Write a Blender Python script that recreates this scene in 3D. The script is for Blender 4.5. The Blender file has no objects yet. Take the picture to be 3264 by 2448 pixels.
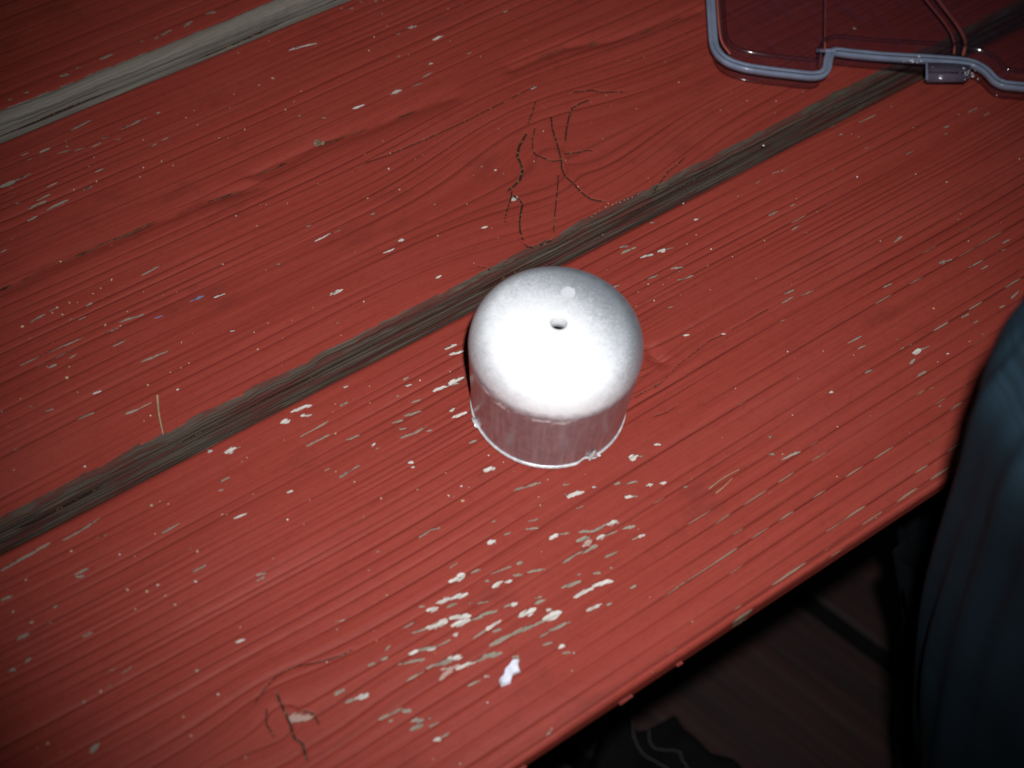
import bpy, bmesh, math, random
import numpy as np
from mathutils import Vector, Matrix

random.seed(7)
RNG = np.random.default_rng(11)
scene = bpy.context.scene
COL = scene.collection

# ------------------------------------------------------------------ camera
cam = bpy.data.cameras.new("camera")
cam.sensor_width = 36.0
cam.lens = 50.83
cam.clip_start = 0.01
cam.clip_end = 60.0
cam_obj = bpy.data.objects.new("camera", cam)
COL.objects.link(cam_obj)
CR_ = Vector((0.82003051, -0.56998175, 0.05167946))
CU_ = Vector((0.44680004, 0.69399802, 0.56456751))
CF_ = Vector((0.35765862, 0.43987220, -0.82376742))
CP_ = Vector((0.0, 0.0, 0.38312564))
m = Matrix((CR_, CU_, -CF_)).transposed().to_4x4()
m.translation = CP_
cam_obj.matrix_world = m
cam.dof.use_dof = True
cam.dof.focus_distance = 0.487
cam.dof.aperture_fstop = 10.0
scene.camera = cam_obj

# ------------------------------------------------------------------ dusk sky
world = bpy.data.worlds.new("World")
scene.world = world
world.use_nodes = True
wn = world.node_tree
sky = wn.nodes.new("ShaderNodeTexSky")
sky.sky_type = 'NISHITA'
sky.sun_disc = False
sky.sun_elevation = math.radians(1.0)
sky.sun_rotation = math.radians(200)
wn.links.new(sky.outputs[0], wn.nodes["Background"].inputs[0])
wn.nodes["Background"].inputs[1].default_value = 0.030

# ------------------------------------------------------------------ the camera's flash
fl = bpy.data.lights.new("flash", 'SPOT')
fl.energy = 10.2
fl.color = (0.975, 0.98, 1.0)
fl.shadow_soft_size = 0.006
fl.spot_size = math.radians(58)
fl.spot_blend = 1.0
fl_obj = bpy.data.objects.new("flash", fl)
COL.objects.link(fl_obj)
FP = CP_ + CU_ * 0.033 + CR_ * 0.021
FT = Vector((0.192, 0.218, 0.0))
fl_obj.matrix_world = Matrix.Translation(FP) @ (FT - FP).to_track_quat('-Z', 'Y').to_matrix().to_4x4()

scene.view_settings.view_transform = 'Standard'
scene.view_settings.look = 'None'
scene.view_settings.exposure = 0.0
scene.view_settings.gamma = 1.0
scene.view_settings.use_curve_mapping = False
scene.render.engine = 'CYCLES'
scene.cycles.max_bounces = 6
scene.cycles.diffuse_bounces = 2
scene.cycles.transparent_max_bounces = 24
scene.cycles.caustics_reflective = False
scene.cycles.caustics_refractive = False

# worn spots of the boards, all in millimetres on the bench top (x along the boards, y across)
CHIPS = '''104.2 407.8 108.3 406.7 1.49 g
110.9 408.3 114 408.1 0.94 g
120.2 408.3 126.9 408.2 1.03 g
145.7 408.4 151 408.9 1.14 g
154.9 408 159.9 409.1 0.97 g
165.5 410.3 169.8 409.1 1.56 g
137.3 409.5 138.9 408.9 0.52 g
143 407.9 144 408 0.87 g
89.9 406.7 91.8 405.9 1.26 g
83.2 406.1 85.5 405.7 0.84 g
176.8 409.1 178.8 409.1 0.89 g
104.5 436.6 106 435.8 0.96 f
95.6 380.6 104.6 381.5 0.75 g
110 371.7 121.3 372.1 1 g
125.6 372.2 127.2 372.2 0.92 g
103.2 371.2 106 370.9 0.83 g
98.6 369.1 103 369.4 0.66 g
107.5 367.9 109.6 367.6 0.66 g
116.4 358.7 119.2 358.9 0.58 g
120.8 359.3 123.8 359.4 0.58 g
75.6 378.6 79.4 378.8 0.73 g
81.9 376.6 86.3 376.8 1.23 g
77 375.4 81.5 375.9 0.98 f
87.5 372.8 91.7 372.1 0.9 g
92.4 377.6 91.6 373.9 0.74 g
92.3 370.7 96.6 370.4 0.66 g
64.3 369 69.4 368.9 2.21 g
69.4 368.9 76.3 369.1 0.97 g
66.7 366.8 68.4 366.7 0.72 g
76.9 360.1 83.8 360.5 0.64 g
94.7 357.6 97.9 357.5 0.97 g
87 352.1 91.4 352.2 0.8 g
182.4 375.9 187.9 375 0.79 w
187.9 375 193.6 373.5 0.61 w
211 385.9 212 385.5 0.67 g
213.7 383.9 215.6 383.3 0.63 g
219.2 385.2 220.5 384.8 0.72 g
224.4 382.6 226 382.2 0.63 g
221 361.9 223.6 361.4 0.53 g
226.5 362.7 230.7 362 1.07 w
231.8 352.2 236.7 351.9 0.8 w
209.1 352.1 212 351.8 0.61 g
215.5 351.5 216.7 351.4 0.61 g
223.5 342.1 225.3 341.7 0.7 w
217.9 337.5 222.8 337.8 0.69 g
211.6 335.7 216.4 334.9 0.52 g
202.8 336.2 207.7 336 1.2 w
187.1 337.1 192 336.5 0.93 w
238.9 338.9 240.8 338.9 0.53 g
264.2 351.1 266.4 350.7 0.63 g
168 344.1 169.6 343.8 0.59 g
174.8 339 176.5 338.2 0.51 g
248.4 310.4 251.1 310.6 0.69 w
288.3 228.4 292.6 228.9 1 f
342.3 231.6 352.2 231.1 0.61 g
382 213.3 387.4 213.2 0.7 g
385 208.9 390.5 208.8 0.61 g
332.1 236.5 336.3 234.6 0.78 g
331.9 231.1 333.9 230.2 0.86 g
346.8 210.1 352.6 209.9 0.6 g
334.6 220.8 338.2 220.2 0.51 f
297.6 229.5 305 227.8 0.75 f
366.8 210 368.3 209.4 0.6 g
369 212.5 371.9 212.1 0.52 g
336.8 226.3 340.6 226 1.03 f
68.3 354.6 75.1 354.7 1.11 g
72.2 356.2 77.2 356.5 0.88 g
73.1 350.7 81.4 351.1 1.19 g
71 350.8 72.2 350.6 0.48 g
65.3 349.7 69.2 350 0.87 g
52.3 341.6 54.8 341.6 0.78 g
57.3 345.4 58.8 345 0.7 g
65.5 359.2 67.3 358.6 0.56 g
87.5 307.9 93.9 308.2 0.77 g
72.5 294 81 292.8 0.9 g
66.6 292.5 72.2 292.2 0.67 g
48.1 309.3 54.4 310 0.98 g
54.4 310 58.2 310.2 0.6 g
66.3 306.1 69.2 306.3 0.76 g
58.8 303.6 61 303.6 0.68 g
61.7 302 64.9 301.9 0.68 g
48.7 300.9 50.8 300.7 0.67 g
38.6 295.2 47.6 295.1 0.66 g
47.6 295.1 60.9 294.5 0.74 g
41.9 292.1 48.6 292 0.66 f
48.6 292 56.2 292.1 0.59 g
52.7 289.4 56.2 289.6 0.59 g
45.8 289.5 48.7 289.3 1.1 g
66.4 286.1 71.3 286.2 0.82 g
102.9 286.5 107.4 286.2 0.77 w
82.4 289.4 85.7 288.9 0.68 b
97.7 289.2 100.9 289.2 1.15 b
95.6 289.4 97.7 289.2 0.31 b
70.9 275.9 80.3 275.2 0.81 g
100.6 271.6 102.6 271.1 0.75 w
111.9 308.7 114.6 308 0.47 f
142.8 289.8 149.9 289.9 0.55 w
149.9 289.9 153.8 289.5 0.32 g
160 272.8 164.4 272.4 0.71 w
144 297 146.4 296.7 0.8 g
167.4 274.5 169.6 274.3 0.87 w
165.5 289.9 167.6 289.6 0.64 g
135.5 266.9 140.2 266.8 1.16 w
169.4 254 171.5 253.9 0.94 w
195 264.2 197 263.6 1.04 w
127.6 287.7 129 287.4 0.7 g
155.3 227.9 159.9 227.2 0.98 w
155.5 225.1 160.8 223.9 0.83 w
137.5 224.7 140 224.9 0.89 g
149.5 215.6 154.9 215.1 1.41 w
130.9 255.8 134.2 255.4 0.53 f
231 231.6 233.7 230.5 1.12 g
229.4 229.2 233.2 228.9 1.2 g
233.2 228.9 235.7 228.5 0.56 g
233.9 224.2 238.6 222.7 1.12 w
240.5 222.8 243.6 222.3 1.04 w
243.6 222.3 246.5 221.4 0.56 g
239.6 214.6 244.1 212.9 0.87 g
241.8 212.9 241.6 212 0.79 g
229.7 215.4 234.4 214.8 0.87 g
238.1 209.5 240.9 208.6 0.55 g
240.9 208.6 244.6 208.1 0.95 g
218 218.7 220.6 218.2 0.78 g
231.9 204.3 233.6 204.1 0.63 g
228.3 201.6 230.3 200.9 0.62 g
260 227.5 262.1 226.9 0.73 w
246 234.8 248.1 233.9 0.65 g
224.9 189.8 227 188.8 0.61 w
236.5 183.2 237.4 182.6 0.54 w
236 212 236.8 211.7 0.47 g
211.2 269.1 213.7 269.4 1.39 w
284.2 214.8 288.6 214.6 0.82 g
293.8 213.9 295.9 213.9 0.49 g
286.6 205.4 291.4 205.5 0.65 g
288.5 202 292 201.6 0.49 f
314 181.5 318.8 182.2 0.65 g
321.1 165.9 322.7 165.5 1.29 g
322.7 165.5 326.6 164.8 0.73 g
327.9 158.8 335.1 158.5 0.48 g
331.2 155.8 334.6 155.7 0.56 g
346.5 160.3 350.2 160.2 0.57 g
343.3 158 345.5 157.8 0.57 g
331 141.1 335.9 141.9 0.95 g
296.6 168.4 300.6 168 0.71 g
265.3 184.8 269.8 184.3 0.71 g
261.6 182.1 267.5 182.2 0.7 g
269.8 181.3 275 180.6 0.55 g
256.5 176.7 258.3 176.4 0.62 g
309.7 144.4 313.8 144.1 0.86 g
310.3 140.6 315.4 140.2 0.78 f
324.1 140.5 327.6 140 0.79 f
286.2 142.3 288.2 142.2 1.31 w
288.2 142.2 293.7 141.5 0.54 g
282 140 284.7 140.5 1.15 g
269.5 157.5 276.4 157.1 0.69 g
271 154 274.3 153.6 0.54 g
305.4 135.7 313.9 135.4 0.7 f
284.4 149.7 287.7 149.3 0.7 f
280.6 135.1 285.2 134.9 0.91 g
266.7 145.4 269.6 144.9 0.91 g
283.6 146 285.5 145.8 0.54 g
52.7 273 55.7 272.7 0.73 w
34.1 279.1 35.9 278.7 0.58 g
37.5 274.8 40.9 274.2 0.79 g
44.9 267 50.6 266.3 0.93 g
47.7 266.7 50.7 266.5 0.65 g
58.1 260.7 62.6 260.2 0.94 g
62.6 260.2 67.1 260.4 0.51 g
19.5 266.6 22.6 266.1 0.77 f
23.4 267.1 26.4 266.9 0.78 f
26.3 282.1 27.4 282.1 0.72 g
22.8 230.6 29.1 230.6 0.75 g
29.1 230.6 36.3 231.7 1.03 g
3.9 230.9 19.7 231.7 1.14 g
47.4 216.7 54.4 217 0.75 g
72.5 234.7 74.4 234.5 0.93 w
77.3 231.4 80.7 231.4 1.6 w
80.5 231 82.8 230.8 0.5 g
68.4 209.6 72.5 209 0.76 w
50 200.7 54.3 200.6 0.81 g
21.1 218.3 25.6 218 1.34 g
70.9 223 74.8 222.9 0.63 g
73.9 228.4 77 227.6 0.5 f
30.6 226.1 35.7 225.1 0.75 f
68.9 220.6 70.3 220.2 0.7 g
52.6 207.6 53.5 207.7 0.48 f
101.7 233.6 108.5 232.4 1.02 w
103.6 230.5 106.7 229.3 1.02 w
97 231.7 99.8 231.2 1.3 w
120.2 232.9 122.1 232.5 0.96 w
115.8 227.3 118.9 227.2 0.95 g
119.9 227.4 121.2 227 0.44 g
99.3 224.1 104.5 224.1 0.43 g
104.5 224.1 110 224.4 0.43 g
99.2 220.1 108.5 219.7 0.86 g
110.7 215.3 115.4 214.7 0.65 g
137 222.6 139 221.9 0.89 w
132.3 220.7 133.7 220.5 0.59 g
134.5 216.3 138.9 215.3 0.66 g
143.3 216 148 215.3 0.96 w
148 215.3 151.9 213.9 0.59 g
130.7 213 135.2 212 0.95 g
135.2 212 136.7 211.5 0.59 g
126.1 212.9 129.7 212.1 0.8 g
126.4 209.6 129.2 208.6 0.58 g
125.4 206.7 129.6 205.8 0.94 g
129.6 205.8 134.4 206 0.8 g
133.4 204.4 135.1 203.8 0.44 g
144.4 206.6 145.1 206.9 1.25 w
142.8 204.2 148 203.4 0.66 w
115.9 208.8 117.8 209.4 0.93 w
116.6 207.4 118.8 207 0.93 f
102 204.7 106.8 205 0.92 g
106.8 205 110.4 205.2 0.78 g
85.7 209 87.9 208.3 0.77 w
122.7 197.7 123.7 197.3 0.79 w
122.4 196 123.1 195.7 0.71 w
142 193.4 145 193 0.8 g
140.1 182.6 144.3 181.4 1.21 w
111 174.2 115.3 174.5 0.97 g
115.3 174.5 118.7 173.4 0.97 g
127.2 161.1 130 160.6 1.24 w
97.5 188.4 99 188.2 0.56 g
99.4 209.3 101.9 209.2 0.35 f
132.5 166.5 133.6 166.2 0.63 g
136 165.4 137.3 165 0.7 g
133.3 160.8 135.1 160.3 0.76 g
113 160.7 116.2 160.8 0.61 g
117.5 155.9 120.7 155.2 0.89 g
113.9 157.3 116.1 156.4 1.02 w
121.3 152.5 129.1 151 0.75 g
98.1 176.9 99.2 176.8 0.62 g
64.8 189.6 67.7 188.6 0.81 g
135.2 178.5 137.1 177.5 0.5 f
144.2 171.8 148.5 170.8 0.85 g
148.5 170.8 153 169.5 0.92 g
157.7 165.3 159.7 164.4 0.71 g
156.2 161.4 159.2 160.6 1.42 w
159.2 160.6 162.3 159.5 1.28 w
165.1 159.7 166.4 159.1 0.78 w
171.3 156.9 173.8 156 1.07 g
174.9 154.8 178.7 153.6 0.86 g
179.8 150.9 181.4 150.3 0.93 w
183.9 149.2 185.5 148.6 0.93 w
171.4 151.2 173.5 150.3 0.99 w
173.5 150.3 175.5 149.2 0.5 g
190.5 161.7 192.9 160.3 0.8 w
181.1 161.5 183.9 161.2 1.45 w
183.9 161.2 185.4 159.9 0.72 g
155.8 156.1 159 155.9 0.56 g
141.4 160.7 145 159.7 0.56 g
139.6 159 143 157.2 0.91 g
143.5 152.2 146.8 152 1.18 w
146.8 152 150.2 150.4 0.84 g
156 146.9 160.5 147 1.54 g
160.5 147 164.9 145.3 1.54 w
152.5 149.2 156.8 146.8 1.05 g
150 147 155 146.1 1.74 g
150.9 144.6 154.1 144.8 1.73 p
142.3 143.5 147.5 143.5 0.96 g
147.5 143.5 154.6 142.6 1.38 g
155.4 144.2 158.4 144.1 1.18 w
158.2 144 162.3 143.2 0.63 g
163.9 143.1 168.2 141.5 1.26 g
164.3 138.4 166.8 137.9 0.49 g
166.5 138.1 168.9 137.5 0.98 w
153.8 138 158.7 137.6 0.83 g
130.7 150.6 132.6 150.1 1.17 g
131.6 146.8 137.2 144.6 0.96 g
147.7 135.6 150 134.8 0.96 g
152.9 134.5 154.1 133.9 0.62 g
127.3 148.4 130.1 147 0.89 g
143.4 138 144.8 137.5 0.62 g
188.9 144.2 190.2 143.6 0.64 g
251.2 145.9 253 145.5 0.75 w
223.4 144.1 224 143.1 1.84 f
219.1 139.1 221 137.4 0.87 g
221.4 135.1 229 134.2 0.95 g
280.1 128.6 281.7 128.7 0.91 f
277.4 122 279 122.1 1.13 f
276.1 115.4 275.3 114.1 0.74 f
0.1 222.3 3.8 221.8 0.93 g
-1 208.8 2.9 208.6 1.11 g
14.7 199.5 17.9 199.5 0.92 g
11.3 201.3 12.9 201.3 0.98 f
14.6 186.2 19.3 185.7 0.71 f
18.5 183.4 22.9 183.8 1.16 f
13.6 182.6 15.5 181.3 1.09 f
49.6 174.1 52.4 173.5 0.79 w
1.7 167.2 4.6 168.4 1.87 g
-1.9 200.9 0.4 201.8 1.16 g
-6.5 201 -4.6 200.6 1.16 g
21.1 217.7 23.1 216.6 1.01 g
1.7 225.8 3.9 225.4 0.8 f
11.3 212 12.9 212.3 1.19 f
100.4 152.7 103.4 151.8 1.51 w
103.9 153.2 108.7 151.9 1.35 w
108.7 151.9 113.1 150.7 1.35 w
98.9 155 100.9 154.1 0.87 g
105.6 150.3 109 149.9 0.81 g
111.5 148 112.5 147.6 0.81 g
113.6 146.6 117.4 145 0.81 g
92.6 149.2 97.3 148 0.86 g
97.3 148 103.1 146.5 2 w
99.6 147.8 103.6 147.3 1.33 w
104.4 147.2 109.8 144.5 1.54 w
103.5 144.7 109 143.3 1.67 w
109 143.3 113 142 1 g
112 143 117.5 141.4 1.21 g
118.7 141.5 122 140.8 1.01 g
91.5 151.8 96.6 151.7 0.6 g
102.2 142.1 103.8 141.8 0.93 w
106.3 138.1 111.3 138.3 0.6 g
111.3 138.3 116.5 138.3 1 w
112.2 136.8 114.9 135.9 1.33 g
109.2 133.5 116.6 133 1.32 g
88.6 144.1 91.4 143.7 0.92 w
91.4 143.7 96.4 141.7 1.12 g
96.5 141.8 100.9 141.3 0.53 g
93.6 142.2 95.9 141.6 1.12 w
80.8 147.1 83.5 146.6 0.85 g
76.9 147.4 79.6 147.1 0.78 g
83.3 148.7 85.6 149.3 0.66 g
80.6 150.9 82 150.3 0.59 f
84.1 143.2 91.6 140.4 0.72 g
87.6 142 91.6 140.4 0.85 g
83.8 137.8 89.8 137.6 0.72 g
90 137.9 93.7 137.5 0.65 g
93 137.1 99.6 135.8 1.64 g
97.7 136.5 99.8 135.6 1.45 w
91.8 132.9 96.7 133.8 1.63 p
93.6 135.1 98.8 133.3 1.63 p
97.4 133 103.2 131.7 0.98 w
103.3 131.8 106.9 131.3 1.12 g
105.8 132.1 111 129.7 1.65 g
97.2 126.9 101.9 126.3 0.59 g
102.5 126.6 104.1 126 0.85 w
64.8 145.1 68.4 144.9 1.1 g
66.1 141.4 69.1 141 1.22 g
69.1 141 72.9 140.1 1.42 w
71.1 132.4 75 131.8 1.09 g
75 131.8 78.1 131.8 1.41 g
77.6 131.1 80.2 129.5 1.28 g
73.3 130.3 74.7 130 0.77 g
78.5 127.1 81.6 125.4 1.6 g
76.8 125 81 124.6 1.59 g
81.5 123 84.8 122.7 0.77 g
80.8 119 82.7 118.3 1.14 w
82.7 118.5 85.6 118.5 0.83 g
76.5 164.1 79.8 163.2 0.53 f
110.8 157 115.4 155.9 1.15 w
120.3 148.2 123.9 148.4 1.02 w
124.3 147.8 126.4 147.1 0.88 w
119.3 151.4 121.1 150.4 0.88 g
63.8 187.8 66.9 187.8 0.81 g
93.7 119.4 98 119.4 0.71 f
82.6 125.2 83.7 124.6 0.7 g
51.8 145.6 55.2 143.8 3.51 p
121.4 136.4 126.8 135.9 1.68 w
127.7 137.1 131.4 136.5 1.15 g
128.4 138.7 130.9 138.1 0.74 g
116.6 133 123.1 131.8 1.66 g
123.1 131.8 127.5 131.1 1.34 g
126.7 131.6 132.4 130.9 2.01 w
122.3 127.8 126.2 127.6 0.6 g
125.7 127.9 133.2 126.9 1.13 g
136.9 137.1 143.5 135.7 1.29 g
138.2 132.6 145 132 1.15 w
145.3 132.5 151.2 130.6 1.36 w
138.7 127 143.8 126.5 1.15 w
144.8 125.2 146.9 124.9 0.88 g
154 125.8 156.4 125.6 0.89 g
121.8 125.3 124.7 124.5 0.93 g
125.5 122 127.3 121.7 0.99 w
125.1 120.3 127.7 118.8 0.66 g
129.3 133.6 130.5 133.3 0.81 w
121.8 140.5 122.9 140.3 1.01 w
112.3 126.9 114.4 126.4 1.12 g
106.9 102.8 109.7 103.5 0.77 g'''
CRUMBS = '''93.1 353.4 0.65 y
84.9 354.1 0.64 y
109.7 350.7 0.65 n
116.4 350.2 0.57 y
106.7 347.5 0.57 n
148.6 348.3 0.5 y
138.9 349.3 0.58 n
141.6 348 0.33 n
137.8 366.3 0.51 n
133.6 364.5 0.5 n
135.3 359.3 0.5 n
118.9 346.3 0.41 n
94 361.2 0.49 n
153.9 366.1 0.43 n
165.7 384.3 0.44 n
115.7 362.8 0.37 n
163.9 365.3 0.56 y
170 365.7 0.86 y
178.6 384.1 0.4 n
190.5 352.7 0.35 y
175.5 354.5 0.47 y
170.7 351.2 0.43 n
165.9 349.2 0.76 y
213.7 365.2 0.53 y
208 359.8 0.61 y
219.7 350 0.44 y
246.5 363.6 0.5 y
240.8 361.1 0.36 n
242.3 334.9 0.44 y
182.3 304.6 0.58 w
186.7 310.6 0.42 y
157.5 311.7 0.41 y
180.3 294.2 0.49 y
196.2 303.9 0.33 n
187.7 317.2 0.42 n
230.2 310.1 0.43 n
200.9 310.3 0.34 n
244.3 318.4 0.48 n
226.7 300.1 0.34 n
221.1 367.9 0.45 y
223.2 374.6 0.36 n
214.2 283.7 0.91 w
211 287.9 0.58 n
215.8 281 0.37 n
262.2 333.2 0.4 n
289.1 303.2 0.35 n
301.1 295.8 0.4 n
298.4 283.9 0.53 y
270.8 293 0.39 y
263.7 293.1 0.35 n
269.2 287.9 0.34 n
276.2 281.4 0.39 y
240 290.4 0.47 y
228.4 280 0.46 y
238.5 274.4 0.33 n
256.3 275.8 0.34 y
314.5 262.7 0.52 y
302.6 264.1 0.52 n
234.7 261.7 0.37 w
304.5 241.6 0.76 w
335.7 255 0.35 n
323.7 256.6 0.44 w
319.2 252 0.35 n
343.1 200.9 0.42 w
350.1 191.9 0.55 n
381.5 185.7 0.51 w
323.7 211.4 0.59 w
318.4 218.7 0.34 n
336.6 228.5 0.39 n
378.5 214.4 0.39 n
376.6 270.7 0.82 w
58.3 310.1 0.83 y
45.7 308.9 0.82 y
62.4 309.7 0.76 y
78.2 311.1 0.65 y
73.6 309.8 0.57 y
70.5 309.1 0.5 y
68.2 295.3 0.64 y
72.1 292.3 0.53 y
49 282.7 1.03 y
51.5 286.4 0.55 y
58.5 306.6 0.68 y
64.7 308.5 0.46 y
126.2 313.9 0.48 n
112.2 297.4 0.55 n
83.8 267.3 0.52 y
80.8 267 0.44 y
77.2 267.2 0.44 n
85.6 275.8 0.45 y
107.1 266.9 0.53 n
89.5 296.4 0.31 n
93.7 295 0.38 n
76.6 296.4 0.38 n
67.4 327.1 0.7 y
143.7 258.5 0.54 w
165 253.6 0.31 w
180.1 269.3 0.48 n
187 281.8 0.36 y
168.7 296.7 0.49 y
137.5 312.8 0.4 y
135.8 314 0.36 n
143.9 309.5 0.48 y
128.3 265.4 0.46 y
119.9 264.6 0.38 y
112.8 267.7 0.38 n
113.7 259.8 0.3 n
130.2 250.7 0.38 n
123.1 287.6 0.31 n
104.8 260.3 0.52 n
142.2 221.7 0.52 w
152.2 219.3 0.37 y
197.9 262.1 0.32 n
197.2 257.5 0.24 n
183.8 252.6 0.47 y
129.9 306.2 0.56 y
261.8 235.3 0.49 w
256.8 213.6 0.56 w
261 207 0.32 w
251.1 208.5 0.36 y
251.1 220 0.32 w
280.5 227.5 0.37 n
275.2 206.6 0.49 y
261.8 195.2 0.28 n
223.8 212.4 0.35 y
226.1 206.5 0.47 w
232.9 210.3 0.28 n
230.1 191.3 0.31 n
235.3 203.6 0.27 n
228.8 239.1 0.36 y
220.7 225.9 0.28 n
256.5 221.5 0.36 w
237.4 248.8 0.49 y
239.1 249.6 0.41 y
240.1 248.3 0.37 y
241.7 248.3 0.45 y
243 247.8 0.37 y
244.9 247.9 0.41 y
246.3 247.6 0.37 y
248.2 247.4 0.33 y
250.8 247.4 0.33 y
234.7 248.6 0.33 y
232.3 248.2 0.33 y
230.5 247.7 0.32 y
297.7 215.3 0.41 y
300 206.6 0.33 n
340.8 176.6 0.41 w
336.7 167.5 0.33 w
343.5 178.1 0.29 y
309.9 184.3 0.57 n
250.5 165.8 0.46 w
293.2 170.8 0.32 y
304.8 152.3 0.79 o
295.3 135.9 0.62 w
290.2 135.4 0.46 y
268.2 152.7 0.38 w
246.3 155.7 0.38 n
260.7 159.5 0.35 n
76 260.1 0.66 w
64.4 255.9 0.58 w
39.5 250 0.63 w
49.4 276 0.58 y
33.6 283.3 0.43 y
26.3 275.8 0.36 n
61.9 255.2 0.43 y
21.2 260.4 0.63 y
69 266.6 0.73 y
23.7 225.8 0.68 y
34.9 217.1 0.81 w
38.3 214.2 0.47 n
54.2 205.6 0.68 y
46.6 217.7 0.48 y
52.9 226.8 0.49 y
54.5 224.6 0.42 y
50.1 226.9 0.69 y
80.1 225.8 0.36 y
82 226.2 0.36 y
66.2 212.7 0.42 y
67.3 211.9 0.35 y
81.6 200.5 0.62 w
105.1 200.9 0.57 y
102.2 207.1 0.46 y
108.8 191.5 0.53 y
119.7 188.1 0.49 y
130.2 188.3 0.36 y
129.1 177.3 0.7 y
126.5 181.2 0.49 w
127.6 180 0.35 y
131.6 181.8 0.57 w
133.3 180.2 0.43 n
144.8 186.4 0.4 w
147.3 181.9 0.36 w
109.2 219 0.51 y
114.8 228.5 0.37 y
124.2 223 0.37 y
127.5 228.5 0.44 y
71.6 191.5 0.34 n
94.8 225.6 0.29 y
101 188.9 0.35 y
93 172.9 0.34 y
155.2 169.2 0.5 n
148 163.1 0.49 y
149.3 165.8 0.35 y
139.1 150 0.35 y
226.3 163.8 0.38 w
192.7 144.9 0.29 y
148.1 177.4 0.29 n
256.4 131.8 0.34 n
244.5 134.5 0.33 w
235.2 145.8 0.33 w
266 114.1 0.3 n
262.5 120 0.26 n
231.8 120.7 0.33 w
210.2 127.9 0.29 n
232 102.9 0.25 n
222.8 136.4 0.36 y
245.3 139.8 0.22 n
9 224.3 0.6 n
36.1 202.1 0.6 y
39.6 202.2 0.6 w
49.2 197.2 0.61 w
40.8 193.9 0.6 y
30.8 198.8 0.6 n
31.7 205.6 0.6 n
4.7 211 0.85 y
39.9 198 0.47 n
11.7 181.6 0.64 y
6.6 181.3 0.83 n
38.1 163 0.64 w
36.5 172.5 0.65 n
27.1 162.5 0.57 y
-6.5 175.9 0.69 y
52.9 177.5 0.46 y
38.5 151.9 0.51 y
26.3 156.5 0.57 n
1.8 217 0.66 n
35.6 143 0.5 n
93.1 163.2 0.47 y
83.1 152.6 0.4 o
94.9 140.3 0.4 o
99 119.7 0.45 w
77.7 114.5 0.38 n
82.9 109.3 0.44 y
128 118.4 0.43 w
124.3 114.3 0.46 n
162.7 107.2 0.4 n
143.3 101.3 0.33 n
157.1 120.2 0.34 n
109.5 103.6 0.38 n'''
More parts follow.
